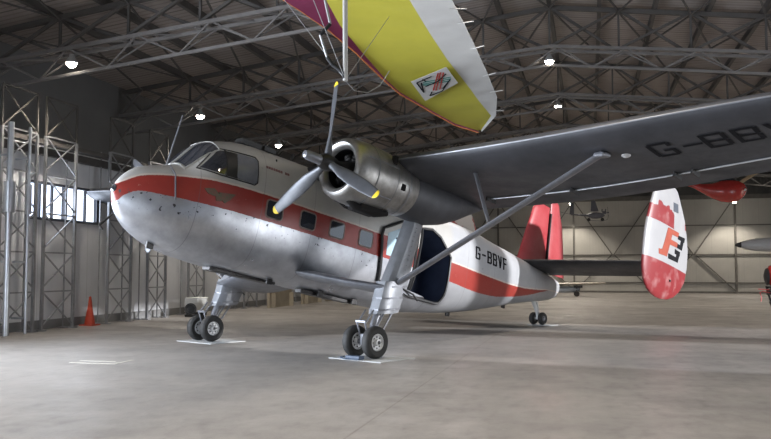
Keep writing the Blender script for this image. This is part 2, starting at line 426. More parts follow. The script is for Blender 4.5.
for x, y, z, zt, lb, e in (
    (-12.87,17.7,6.92,6.92,'lit round lamp at upper left below the nearest visible truss',LE*.8),
    (-13.0,25.0,6.92,6.92,'lit round lamp above the aircraft nose, middle of the left three',LE*.8),
    (-12.8,31.7,6.92,6.92,'small lit lamp above the cabin roof, farthest of the left three',LE*.8),
    (-1.12,24.8,8.02,8.2,'brightest lit lamp near top centre, right of the glider',LE),
    (-1.12,31.8,8.02,8.2,'lit lamp under the truss just above the wing, below the brightest one',LE),
    (9.4,57.3,6.15,7.5,'lit lamp high on the back wall behind the red hanging pod',LE*.7),
    (-1.2,57.3,6.25,7.5,'lit lamp high on the back wall behind the small hanging microlight',LE*.6),
    (10.6,50.9,6.9,7.5,'small lit lamp under the wing at the far right edge',LE),
    (-1.12,38.5,8.02,8.2,'added lamp on the centre line, unseen behind the wing, nearest of its row',LE*1.6),(-1.12,45.4,8.02,8.2,'added lamp on the centre line, unseen behind the wing, middle of its row',LE*1.6),(-1.12,52.3,8.02,8.2,'added lamp on the centre line, unseen behind the wing, farthest of its row',LE*1.6),  # unseen centre lamps added to brighten the far floor
    (10.6,24.8,6.92,6.95,'added unseen lamp by the right wall, nearer one',LE*1.5),(10.6,38.5,6.92,6.95,'added unseen lamp by the right wall, farther one',LE*1.6),(-12.8,45.4,6.92,6.95,'added lamp by the left wall, unseen behind the engine',LE),  # unseen side lamps added to brighten the back of the floor
    (-1.12,4.0,8.02,8.2,'lamp above and behind the viewer on the centre line',LE*2),(-12.9,4.0,6.92,6.92,'lamp above the left wall behind the viewer',LE*2),(-12.9,10.9,6.92,6.92,'lamp just outside the upper left of the view',LE*.4),
    (-1.12,10.9,8.02,8.2,'lamp on the centre line above the hang glider',LE)):
    lamp(x, y, z, zt, lb, e)

# ------------------------------------------------------------------ the aircraft
PITCH = R(11.0)
AC = empty('twin_engine_aircraft', (-6.197, 15.333, .012), R(-118.948))
tag(AC, 'large silver twin-engine transport aircraft with red stripe and triple tail standing in the hangar', 'aircraft')
TOP = [(4.135,2.26),(4.082,2.42),(3.967,2.58),(3.781,2.735),(3.56,2.83),(3.25,2.93),(3.118,2.99),(2.95,3.2),(2.75,3.44),(2.55,3.58),(2.19,3.69),(1.8,3.735),(0,3.755),(-5.4,3.73),(-6.1,3.67),(-7.05,3.61),(-8.2,3.52),(-9.4,3.4),(-10.3,3.28),(-10.42,3.22)]
BOT = [(4.135,2.14),(4.082,1.97),(3.967,1.8),(3.737,1.62),(3.454,1.5),(3.189,1.42),(2.79,1.35),(1.6,1.3),(-3.0,1.25),(-4.29,1.39),(-5.5,1.6),(-6.58,1.85),(-7.6,2.11),(-8.5,2.33),(-9.4,2.52),(-10.1,2.7),(-10.3,2.85),(-10.42,3.05)]
WID = [(4.135,0.05),(4.082,0.12),(3.967,0.22),(3.781,0.36),(3.454,0.57),(3.1,0.74),(2.5,0.9),(1.8,0.95),(-4.2,0.95),(-5.5,0.87),(-7,0.68),(-8.5,0.44),(-9.6,0.26),(-10.3,0.14),(-10.42,0.06)]
NEX = [(4.27,2.0),(3.5,2.2),(2.6,2.7),(1.8,3.1),(-4.5,3.1),(-7,2.4),(-10.4,2.1)]
def sect(x): return herm(TOP, x), herm(BOT, x), herm(WID, x), herm(NEX, x)
def side_y(x, z):
    zt, zb, w, n = sect(x); zc = (zt+zb)/2; hz = (zt-zb)/2; t = min(.9999, abs((z-zc)/hz)); return w*(1-t**n)**(1/n)
def fuselage():
    N = 56; rings = []
    st = [4.135,4.12,4.08,4.03,3.97,3.88,3.78,3.66,3.55,3.4,3.25,3.18,3.12,3.04,2.95,2.85,2.75,2.65,2.55,2.4,2.19,2.0,1.8,1.5]
    x = 1.2
    while x > -10.2: st.append(round(x, 2)); x -= .3
    st += [-10.2,-10.3,-10.38,-10.42]
    for x in st:
        zt, zb, w, n = sect(x); zc = (zt+zb)/2; hz = (zt-zb)/2; r = []
        for k in range(N):
            t = 2*PI*k/N; c, s = math.cos(t), math.sin(t)
            r.append((x, w*math.copysign(abs(c)**(2/n), c), zc+hz*math.copysign(abs(s)**(2/n), s)))
        rings.append(r)
    mb = MB(); mb.loft(rings); return mb

def curve_node(nt, src, pts, x0, x1, y0, y1):
    mr = nt.nodes.new('ShaderNodeMapRange'); mr.inputs[1].default_value = x0; mr.inputs[2].default_value = x1; nt.links.new(src, mr.inputs[0])
    fc = nt.nodes.new('ShaderNodeFloatCurve'); cu = fc.mapping.curves[0]
    P = sorted(((p-x0)/(x1-x0), (q-y0)/(y1-y0)) for p, q in pts)
    cu.points[0].location = P[0]; cu.points[1].location = P[-1]
    for q in P[1:-1]: cu.points.new(*q)
    fc.mapping.update(); nt.links.new(mr.outputs[0], fc.inputs['Value'])
    m2 = nt.nodes.new('ShaderNodeMapRange'); m2.inputs[3].default_value = y0; m2.inputs[4].default_value = y1; m2.clamp = False
    nt.links.new(fc.outputs[0], m2.inputs[0]); return m2.outputs[0]
def mth(nt, op, a, b=None):
    n = nt.nodes.new('ShaderNodeMath'); n.operation = op
    for i, v in enumerate((a, b)):
        if v is None: continue
        if isinstance(v, (int, float)): n.inputs[i].default_value = v
        else: nt.links.new(v, n.inputs[i])
    return n.outputs[0]
def mixc(nt, fac, a, b):
    n = nt.nodes.new('ShaderNodeMix'); n.data_type = 'RGBA'; nt.links.new(fac, n.inputs[0])
    for i, v in ((6, a), (7, b)):
        if isinstance(v, tuple): n.inputs[i].default_value = (*v, 1)
        else: nt.links.new(v, n.inputs[i])
    return n.outputs[2]
def fuselage_mat():
    m = bpy.data.materials.new('fuselage_livery'); m.use_nodes = True; nt = m.node_tree; b = nt.nodes['Principled BSDF']
    tc = nt.nodes.new('ShaderNodeTexCoord'); sp = nt.nodes.new('ShaderNodeSeparateXYZ'); nt.links.new(tc.outputs['Object'], sp.inputs[0])
    X, Y, Z = sp.outputs
    def noise(sc, det=5, rough=.6):
        n = nt.nodes.new('ShaderNodeTexNoise'); n.inputs['Scale'].default_value = sc; n.inputs['Detail'].default_value = det; n.inputs['Roughness'].default_value = rough
        nt.links.new(tc.outputs['Object'], n.inputs['Vector']); return n.outputs['Fac']
    wob = mth(nt, 'MULTIPLY', mth(nt, 'SUBTRACT', noise(14, 3), .5), .03)
    zz = mth(nt, 'ADD', Z, wob)
    up = curve_node(nt, X, [(4.3,2.24),(4.08,2.36),(3.95,2.46),(3.8,2.55),(3.45,2.64),(3.0,2.695),(2.27,2.73),(0,2.735),(-2,2.70),(-4.1,2.60),(-6,2.56),(-7.4,2.60),(-8.7,2.74),(-9.6,2.86),(-10.4,2.9)], -10.5, 4.3, 1.5, 3.2)
    lo = curve_node(nt, X, [(4.3,1.80),(4.1,1.95),(4.05,2.10),(3.92,2.22),(3.8,2.27),(3.4,2.27),(2.9,2.26),(2,2.26),(0,2.25),(-2,2.22),(-4.1,2.14),(-5.2,2.09),(-6.1,2.13),(-6.9,2.24),(-8.2,2.50),(-9.3,2.80),(-9.6,2.86),(-10.4,2.9)], -10.5, 4.3, 1.5, 3.2)
    isup = mth(nt, 'GREATER_THAN', zz, up); isst = mth(nt, 'MULTIPLY', mth(nt, 'GREATER_THAN', zz, lo), mth(nt, 'LESS_THAN', zz, up))
    # thin pale lines bordering the stripe
    e1 = mth(nt, 'LESS_THAN', mth(nt, 'ABSOLUTE', mth(nt, 'SUBTRACT', zz, mth(nt, 'ADD', up, .02))), .014)
    chip = nt.nodes.new('ShaderNodeMapRange'); chip.inputs[1].default_value = .66; chip.inputs[2].default_value = .69; nt.links.new(noise(9, 6, .7), chip.inputs[0])
    big = noise(.9, 5, .6); med = noise(3.2, 6, .65)
    metal = mixc(nt, med, (.20,.205,.225), (.56,.57,.60))
    red = mixc(nt, med, (.20,.017,.012), (.28,.034,.025))
    cream = mixc(nt, med, (.32,.312,.292), (.43,.42,.40))
    aft = nt.nodes.new('ShaderNodeMapRange'); aft.inputs[1].default_value = -4.2; aft.inputs[2].default_value = -4.0; aft.inputs[3].default_value = 1; aft.inputs[4].default_value = 0
    nt.links.new(X, aft.inputs[0])
    silver = mixc(nt, med, (.29,.295,.31), (.41,.415,.43))
    c = mixc(nt, aft.outputs[0], metal, silver)
    c = mixc(nt, isup, c, mixc(nt, aft.outputs[0], cream, silver))
    c = mixc(nt, isst, c, mixc(nt, chip.outputs[0], red, (.30,.16,.13)))
    c = mixc(nt, e1, c, (.50,.44,.38))
    # panel joints
    for per, off, wd in ((1.28, .12, .012),):
        fr = mth(nt, 'FRACT', mth(nt, 'DIVIDE', mth(nt, 'ADD', X, 20+off), per)); ln = mth(nt, 'LESS_THAN', fr, wd/per)
        c = mixc(nt, mth(nt, 'MULTIPLY', ln, .45), c, (.1,.1,.1))
    # worn spots and paint flakes below the stripe
    spot = nt.nodes.new('ShaderNodeMapRange'); spot.inputs[1].default_value = .66; spot.inputs[2].default_value = .68
    nt.links.new(noise(12, 3, .5), spot.inputs[0]); 
    near = mth(nt, 'MULTIPLY', mth(nt, 'GREATER_THAN', Z, 1.95), mth(nt, 'LESS_THAN', Z, 2.28))
    c = mixc(nt, mth(nt, 'MULTIPLY', mth(nt, 'MULTIPLY', spot.outputs[0], near), mth(nt, 'GREATER_THAN', X, -1.5)), c, (.06,.06,.065))
    nt.links.new(c, b.inputs['Base Color'])
    low = mth(nt, 'SUBTRACT', 1, mth(nt, 'MAXIMUM', isup, isst))
    nt.links.new(mth(nt, 'MULTIPLY', low, mth(nt, 'SUBTRACT', .8, mth(nt, 'MULTIPLY', aft.outputs[0], .35))), b.inputs['Metallic'])
    rr = nt.nodes.new('ShaderNodeMapRange'); rr.inputs[1].default_value = .3; rr.inputs[2].default_value = .7; rr.inputs[3].default_value = .26; rr.inputs[4].default_value = .46
    nt.links.new(big, rr.inputs[0]); nt.links.new(rr.outputs[0], b.inputs['Roughness'])
    bp = nt.nodes.new('ShaderNodeBump'); bp.inputs['Strength'].default_value = .12; bp.inputs['Distance'].default_value = .02
    nt.links.new(noise(2.4, 3), bp.inputs['Height']); nt.links.new(bp.outputs[0], b.inputs['Normal'])
    return m
M['livery'] = fuselage_mat()
fu = fuselage().build('fuselage', [M['livery'], M['cabin']], AC, True, True)
# cabin doorway cut into the port side (real recess)
cut = MB()
op = [(-2.80,1.57),(-2.95,3.16),(-3.32,3.22),(-3.62,3.10),(-4.04,2.70),(-4.04,1.80),(-3.97,1.60),(-3.85,1.57)]
cut.loft([[(x, y, z) for x, z in op] for y in (.05, 1.3)])
co = cut.build('cutter', M['cabin'], AC, False, True)
bpy.context.view_layer.update()
bo = fu.modifiers.new('cut', 'BOOLEAN'); bo.object = co; bo.operation = 'DIFFERENCE'; bo.solver = 'EXACT'
try: bo.material_mode = 'TRANSFER'
except Exception: pass
dg = bpy.context.evaluated_depsgraph_get(); me = bpy.data.meshes.new_from_object(fu.evaluated_get(dg))
fu.modifiers.clear(); fu.data = me; bpy.data.objects.remove(co)

def patch(mb, poly, off=.012, side=1, sub=0.12, zf=None, mi=0):
    """a polygon in body (x, z) laid on the fuselage side, subdivided so it follows the curve, with thickness"""
    bm = bmesh.new(); vs = [bm.verts.new((x, 0, z)) for x, z in poly]; bm.faces.new(vs)
    bmesh.ops.triangulate(bm, faces=bm.faces[:])
    for _ in range(5):
        es = [e for e in bm.edges if e.calc_length() > sub]
        if not es: break
        bmesh.ops.subdivide_edges(bm, edges=es, cuts=1)
        bmesh.ops.triangulate(bm, faces=bm.faces[:])
    bm.verts.index_update(); n = len(bm.verts); F = [[v.index for v in f.verts] for f in bm.faces]
    xz = [(v.co.x, v.co.z) for v in bm.verts]; B = [[v.index for v in e.verts] for e in bm.edges if len(e.link_faces) == 1]; bm.free()
    yf = zf or side_y
    out = [(x, side*(yf(x, z)+off), z) for x, z in xz]; inn = [(x, side*(yf(x, z)-.02), z) for x, z in xz]
    mb.add(out+inn, [tuple(f) for f in F]+[(a, b, b+n, a+n) for a, b in B], mi)

def rrect(x0, x1, z0, z1, r=.06, n=4):
    p = []
    for cx_, cz_, a0 in ((x1-r, z1-r, 0), (x0+r, z1-r, 90), (x0+r, z0+r, 180), (x1-r, z0+r, 270)):
        for k in range(n+1):
            a = R(a0+90*k/n); p.append((cx_+r*math.cos(a), cz_+r*math.sin(a)))
    return p
def frame(mb, poly, w, off=.014, side=1, yf=None):
    """a raised rim following a polygon on the side of the fuselage"""
    yf = yf or side_y; n = len(poly); cx_ = sum(p[0] for p in poly)/n; cz_ = sum(p[1] for p in poly)/n
    fine = []
    for i in range(n):
        a, b = poly[i], poly[(i+1) % n]; m_ = max(1, int(math.hypot(a[0]-b[0], a[1]-b[1])/.1))
        for k in range(m_): fine.append((lerp(a[0], b[0], k/m_), lerp(a[1], b[1], k/m_)))
    mb.tube([(x, side*(yf(x, z)+off*.3), z) for x, z in fine+fine[:2]], w/2, 6, False)
M['rim'] = mat('window_rim', (.22,.17,.15), .45, .2)
for side in (1, -1):
    for i, xc in enumerate((1.35, .5, -.3, -1.15)):
        w = MB(); pl = rrect(xc-.2, xc+.2, 2.34, 2.68, .07); patch(w, pl, .012, side); o = w.build('cabin_window', M['glass'], AC, True, True)
        fr = MB(); frame(fr, pl, .035, .01, side); fr.build('window_rim', M['rim'], o, True)
    # cockpit side glazing: triangular quarter pane, black shade patch for the open sliding gap and milky sliding pane
    w = MB(); patch(w, [(2.94,2.92),(2.50,2.87),(2.50,3.35),(2.62,3.34)], .013, side); o = w.build('cockpit_quarter_window', M['glass'], AC, True, True)
    w = MB(); patch(w, [(2.50,2.87),(2.28,2.87),(2.28,3.36),(2.50,3.36)], .010, side); w.build('cockpit_gap_shade_patch', M['dark'], AC, True, True)  # black patch stands in for the shaded cockpit inside the gap
    w = MB(); patch(w, rrect(1.86,2.29,2.87,3.37,.06), .018, side); w.build('sliding_cockpit_window', M['glassgrey'], AC, True, True)
    fr = MB(); frame(fr, [(2.98,2.90),(2.6,2.85),(1.9,2.85),(1.84,2.9),(1.84,3.34),(1.9,3.40),(2.62,3.38),(2.72,3.28)], .025, .012, side)
    frame(fr, [(2.51,2.87),(2.49,2.87),(2.49,3.37),(2.51,3.37)], .02, .02, side)
    fr.build('cockpit_window_frame', M['dark'], AC, True, True)

# windscreen panes on the sloping front of the cockpit roof, and centre posts
def top_pt(x, t, off=0.):
    """point on the section at angle t (degrees from port side, 90 = crown), pushed out by off"""
    zt, zb, w, n = sect(x); zc = (zt+zb)/2; hz = (zt-zb)/2; a = R(t); c, s = math.cos(a), math.sin(a)
    return Vector((x, (w+off)*math.copysign(abs(c)**(2/n), c), zc+(hz+off)*abs(s)**(2/n)))
for a0, a1 in ((56,87),(93,124)):
    w = MB(); rows = []
    for i in range(7):
        x = lerp(3.10, 2.62, i/6); rows.append([top_pt(x, lerp(a0-(6*i/6 if a0 < 90 else 0), a1+(6*i/6 if a0 > 90 else 0), k/8), .012) for k in range(9)])
    w.loft(rows, False, closed=False); w.build('windscreen_pane', M['glass'], AC, True, True)
w = MB()
for t in (54,88.5,91.5,126): w.tube([top_pt(x, t+(-6*(3.12-x)/.5 if t == 54 else 6*(3.12-x)/.5 if t == 126 else 0), .01) for x in (3.13,3.0,2.88,2.76,2.6)], .013, 6)
w.tube([top_pt(3.13, t, .01) for t in range(50,131,8)], .012, 6); w.tube([top_pt(2.6, t, .01) for t in range(48,133,7)], .012, 6)
w.build('windscreen_frame', M['livery'], AC, True, True)

# block lettering from strokes on a unit grid (x right 0..1, y up 0..1.6)
T_ = .2
GL = {'G': [(.1,0,.9,T_),(.1,1.6-T_,.9,1.6),(0,.1,T_,1.5),(.8,.1,1,.8),(.5,.62,1,.82),(.8,1.15,1,1.5)],
      '-': [(.1,.7,.9,.9)],
      'B': [(0,0,.9,T_),(0,1.6-T_,.9,1.6),(0,0,T_,1.6),(.8,.1,1,.72),(.8,.88,1,1.5),(.1,.7,.9,.9)],
      'V': None, 'F': [(0,0,T_,1.6),(0,1.6-T_,1,1.6),(0,.7,.8,.9)]}
def letter_polys(ch):
    if ch == 'V': return [[(0,1.6),(.22,1.6),(.6,0),(.4,0)],[(1,1.6),(.78,1.6),(.4,0),(.6,0)]]
    return [[(a,b),(c,b),(c,d),(a,d)] for a,b,c,d in GL[ch]]
w = MB(); x = -5.06
for ch in 'G-BBVF':
    s = .2; wd = 1.0
    for pl in letter_polys(ch): patch(w, [(x-p*s*1.0, 2.89+q*s) for p, q in pl], .016, 1, .1)
    x -= s*1.42
w.build('registration_lettering', M['black'], AC, False, True)
w = MB()
patch(w, [(2.87,2.54),(2.69,2.58),(2.60,2.50),(2.66,2.44),(2.78,2.46)], .013); patch(w, [(2.60,2.53),(2.26,2.57),(2.36,2.44),(2.45,2.36),(2.55,2.42)], .013)
patch(w, [(2.66,2.50),(2.55,2.5),(2.52,2.38),(2.62,2.36)], .013)
w.build('winged_crest', M['green'], AC, False, True)
w = MB()
for i in range(10):
    if i == 7: continue
    x = 1.64-i*.058; patch(w, [(x,3.265),(x-.036,3.265),(x-.036,3.31),(x,3.31)], .013)
w.pieces('small_marking', M['mixred'], AC, False, True)
w = MB(); w.box((1.35, side_y(1.35,3.5)+.0, 3.47), (.02,.03,.12)); w.box((1.02,.80,2.98), (.05,.12,.03)); w.pieces('vent_slot', M['dark'], AC, False, True)

# forward cabin door leaf standing off the skin with a pale window
def leaf_y(x, z): return side_y(x, z)+.05
lf = [(-1.72,1.72),(-2.55,1.66),(-2.70,1.66),(-2.76,3.08),(-2.6,3.16),(-2.2,3.14),(-1.62,2.86),(-1.58,2.7)]
w = MB(); patch(w, lf, .0, 1, .15, leaf_y); dl = w.build('cabin_door', M['livery'], AC, True, True)
w = MB(); patch(w, [(-1.78,2.30),(-2.5,2.30),(-2.5,3.02),(-2.25,3.02),(-1.76,2.78)], .008, 1, .15, leaf_y); g = w.build('door_window', M['paleglass'], dl, True)
w = MB(); frame(w, [(p[0], p[1]) for p in lf], .07, .0, 1, leaf_y); w.build('door_seal', M['dark'], dl, True)
w = MB(); w.bar((-2.02,side_y(-2,2.72)+.07,2.72),(-2.2,side_y(-2,2.72)+.07,2.70),.03); w.build('door_handle', M['dark'], dl)
w = MB(); frame(w, op, .07, .01); w.build('doorway_seal', M['dark'], AC, True, True)

# aerials, nose light, pitot tubes, underside blisters
w = MB(); w.tube([(3.2,-.02,2.95),(3.07,-.02,3.95)], [.022,.012], 8); w.build('aerial_mast', M['grey'], AC, True, True)
w = MB(); w.tube([(.42,0,3.72),(.36,0,4.02)], [.04,.03], 8); w.tube([(.9,.0,3.72),(.55,0,4.3)], [.012,.008], 6)
w.box((1.75,.35,3.75), (.5,.22,.1)); w.box((1.35,.45,3.75), (.28,.12,.09)); w.pieces('roof_fitting', M['engine'], AC, False, True)
w = MB(); w.lathe((4.08,0,2.24), (1,0,0), [(0,.08),(.05,.075),(.08,.04),(.09,.005)], 16); w.build('nose_light', M['glass'], AC, True, True)
w = MB(); w.tube([(3.33,side_y(3.33,2.8)-.03,2.86),(3.33,side_y(3.33,2.6)+.02,2.68),(3.30,side_y(3.3,2.3)+.02,2.22)], .014, 8); w.tube([(4.1,.04,2.3),(4.27,.1,2.32)], .012, 6); w.pieces('pitot_tube', M['grey'], AC, True, True)
w = MB(); w.tube([(3.95,-.18,1.85),(4.1,-.3,1.62),(4.02,-.3,1.55)], [.02,.03,.02], 6); w.build('nose_bracket', M['engine'], AC, True, True)
w = MB()
for x, y in ((3.3,.1),(1.9,.1),(.7,.3),(-.6,.4),(-1.6,.4),(-5.2,.1),(-7.7,.0)):
    z = herm(BOT, x); w.box((x, y, z-.03), (.14,.05,.12))
w.box((1.2,0,1.27), (1.6,.25,.07)); w.box((-.9,.2,1.22), (1.5,.2,.08)); w.pieces('belly_fitting', M['engine'], AC, False, True, bevel=.01)

# lifting surfaces ---------------------------------------------------
def naca(f, t): return 5*t*(.2969*math.sqrt(f)-.126*f-.3516*f*f+.2843*f**3-.1036*f**4)
FR = [1,.9,.78,.65,.5,.36,.24,.14,.07,.025,.006,0]
def foil(le, te, up, t, camber=0.):
    le, te, up = Vector(le), Vector(te), Vector(up).normalized(); ch = (te-le).length; r = []
    for f in FR: r.append(le.lerp(te, f)+up*(naca(f, t)+camber*4*f*(1-f))*ch)
    for f in FR[-2:0:-1]: r.append(le.lerp(te, f)+up*(-naca(f, t)+camber*4*f*(1-f))*ch)
    return r
INC = R(2.2)
WXL = [(0,.50),(2.6,.47),(5,.38),(9.5,.02),(11.2,-.2),(11.65,-.5),(11.85,-1.0)]
WZL = [(0,3.55),(2.6,3.56),(5,3.63),(9.5,3.97),(11.2,4.1),(11.85,4.15)]
WCH = [(0,3.15),(5,3.15),(9.5,2.65),(11.2,2.2),(11.65,1.6),(11.85,.7)]
def wing_lt(b):
    x, z, c = herm(WXL, b), herm(WZL, b), herm(WCH, b); return Vector((x, 0, z)), Vector((x-c*math.cos(INC), 0, z-c*math.sin(INC)))
def wing_under(b, f, off=.006):
    le, te = wing_lt(b); p = le.lerp(te, f); c = (te-le).length
    return Vector((p.x, b, p.z+(-naca(f, .15)+.02*4*f*(1-f))*c-off))
for side in (1, -1):
    span = 11.85 if side == 1 else 11.85
    w = MB(); rings = []
    for b in (.0,1,2,3,4,5,6,7,8,9,9.8,10.5,11.0,11.3,11.5,11.65,11.76,11.85):
        le, te = wing_lt(b); le.y = te.y = side*b; rings.append(foil(le, te, (0,0,1), .15 if b < 11.7 else .11, .02))
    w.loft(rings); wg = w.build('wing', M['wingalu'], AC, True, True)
    # silver flap hinge strip, hinge brackets and the flap/aileron gaps
    g = MB(); pts = [wing_under(b/2, .72, .012) for b in range(7, 23)]
    g.tube([(p.x, side*p.y, p.z) for p in pts], .016, 6); g.build('flap_hinge_strip', M['pipe'], wg, True)
    g = MB()
    for b in (3.6,5.4,7.3,7.6,9.3,10.8):
        p = wing_under(b, .72, .02); g.box((p.x, side*p.y, p.z-.02), (.3,.035,.09))
    g.pieces('hinge_bracket', M['engine'], wg)
    g = MB(); p = wing_under(7.05, .27, 0); g.lathe((p.x, side*p.y, p.z), (0,0,-1), [(-.02,.08),(.01,.07),(.03,.04),(.04,.005)], 20); g.build('wing_light', M['hub'], wg, True)
# red thin leading edge strip is bare metal: polished
    g = MB(); g.tube([(wing_lt(b)[0].x-.01, side*b, wing_lt(b)[0].z) for b in (2.9,4,5,6,7,8,9,10,11)], .018, 8); g.build('leading_edge_strip', M['grey'], wg, True)
    if side == 1:
        g = MB(); x0 = 7.45; s = .36
        for ch in 'G-BBVF':
            for pl in letter_polys(ch):
                (ax,ay),(bx,by_),(cx_,cy_),(dx,dy) = pl; N = 4; grid = []
                for i in range(N+1):
                    row = []
                    for j in range(N+1):
                        u, v = i/N, j/N
                        px_ = lerp(lerp(ax,bx,u), lerp(dx,cx_,u), v); py_ = lerp(lerp(ay,by_,u), lerp(dy,cy_,u), v)
                        row.append(wing_under(x0+px_*s, .385-py_*.125, .008))
                    grid.append(row)
                g.loft(grid, False, closed=False)
            x0 += s*1.22 if ch != '-' else s*.95
        g.build('wing_lettering', M['black'], wg)

# engines --------------------------------------------------------------
EB, EZ = 2.72, 3.16
def make_engine(side):
    y = side*EB; ax = (-1,0,0)
    c = MB(); c.lathe((1.50,y,EZ), ax, [(.12,.36),(.05,.375),(.01,.42),(0,.46),(.02,.505),(.07,.545),(.2,.575),(.45,.59),(.9,.575),(.98,.57),(.99,.555),(1.0,.56),(1.35,.53),(1.62,.48),(1.66,.47),(1.66,.40)], 40)
    cw = c.build('engine_cowling', M['cowl'], AC, True, True)
    c = MB()
    for t in (.45,.98,1.35): c.lathe((1.50,y,EZ), ax, [(t-.012,.59-.06*max(0,t-.6)+.002),(t,.60-.07*max(0,t-.6)),(t+.012,.59-.06*max(0,t-.6)+.002)], 40)
    for a in (20,75,140,200,250,320):
        r = R(a); c.bar((1.3,y+.585*math.cos(r),EZ+.585*math.sin(r)), (.52,y+.577*math.cos(r),EZ+.577*math.sin(r)), .012)
    c.build('cowling_strap', M['grey'], cw, True)
    c = MB(); c.lathe((1.50,y,EZ), ax, [(.12,.37),(.55,.45),(.62,.45),(.62,.01)], 30)
    for k in range(9):                                             # radial cylinders with fins
        a = 2*PI*k/9; d = Vector((0, math.cos(a), math.sin(a))); o = Vector((1.12,y,EZ))
        c.lathe(o+d*.16, d, [(0,.075)]+[(.03*i+.02*(i%2)*.2, .075 if i % 2 else .095) for i in range(1,8)]+[(.25,.06)], 12)
    c.lathe((1.12,y,EZ), (1,0,0), [(-.1,.19),(.12,.19),(.3,.13),(.42,.10),(.6,.09)], 20, cap=True)
    c.build('radial_engine', M['engine'], AC, True, True)
    # exhaust and oil cooler under the cowl
    c = MB(); c.tube([(1.25,y+.1,EZ-.52),(1.1,y+.12,EZ-.60),(.6,y+.15,EZ-.62),(.3,y+.16,EZ-.56)], [.06,.08,.08,.05], 10)
    c.tube([(1.25,y-.2,EZ-.46),(1.0,y-.2,EZ-.56),(.7,y-.15,EZ-.56)], .06, 8); c.box((.75,y+.05,EZ-.58), (.55,.34,.14)); c.box((.35,y+.5*1,EZ-.1), (.1,.12,.12)); c.box((.62,y+.5,EZ+.33),(.09,.08,.16))
    c.pieces('exhaust_pipe', M['soot'], AC, True, True, bevel=.01)
    # nacelle fairing below the wing
    n = MB(); rings = []
    for x, r, zb_, zt_ in ((-.10,.455,2.70,3.62),(-.5,.46,2.68,3.66),(-.95,.46,2.69,3.62),(-1.35,.43,2.79,3.6),(-1.75,.36,2.96,3.55),(-2.1,.27,3.14,3.5),(-2.4,.16,3.28,3.48),(-2.62,.05,3.38,3.46)):
        zc = (zb_+zt_)/2; h = (zt_-zb_)/2
        rings.append([(x, y+r*math.copysign(abs(math.cos(2*PI*k/32))**.85, math.cos(2*PI*k/32)), zc+h*math.sin(2*PI*k/32)) for k in range(32)])
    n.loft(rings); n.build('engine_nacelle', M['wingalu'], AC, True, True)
    # propeller
    P = bpy.data.objects.new('propeller', None); C.objects.link(P); P.parent = AC; P.rotation_euler = (0, -PITCH, 0)
    h = MB(); h.lathe((1.66,y,EZ), (1,0,0), [(-.12,.10),(0,.13),(.12,.15),(.2,.14),(.28,.10)], 24, cap=True); h.build('propeller_hub', M['engine'], P, True)
    h = MB(); h.lathe((1.92,y,EZ), (1,0,0), [(0,.085),(.3,.085),(.36,.06),(.38,.01)], 20); h.build('spinner_dome', M['grey'], P, True)
    angs = (93, 213, 333) if side == 1 else (33, 153, 273)
    for a in angs:
        d = Vector((0, math.cos(R(a)), math.sin(R(a)))); tq = Vector((1,0,0)).cross(d)*(-1)
        o = Vector((1.76,y,EZ))
        def sec(rr, ch, th, tw, cyl=False):
            cd = (tq*math.cos(R(tw))+Vector((1,0,0))*math.sin(R(tw))).normalized(); nd = d.cross(cd)
            p = o+d*rr
            return [p+cd*(ch/2*math.cos(2*PI*k/16))+nd*(th/2*math.sin(2*PI*k/16)) for k in range(16)]
        st = [(.06,.13,.13,50),(.2,.13,.13,50),(.32,.17,.10,46),(.5,.23,.06,38),(.8,.25,.04,30),(1.1,.235,.028,24),(1.42,.17,.02,20)]
        b = MB(); b.loft([sec(*s) for s in st]); bl = b.build('propeller_blade', M['bladegrey'], P, True)
        b = MB(); b.loft([sec(1.421,.171,.021,20),sec(1.45,.15,.019,19),sec(1.48,.11,.014,18),sec(1.50,.05,.008,18)]); b.build('blade_tip', M['yellow'] if side == 1 else M['bladegrey'], bl, True)
for s in (1, -1): make_engine(s)

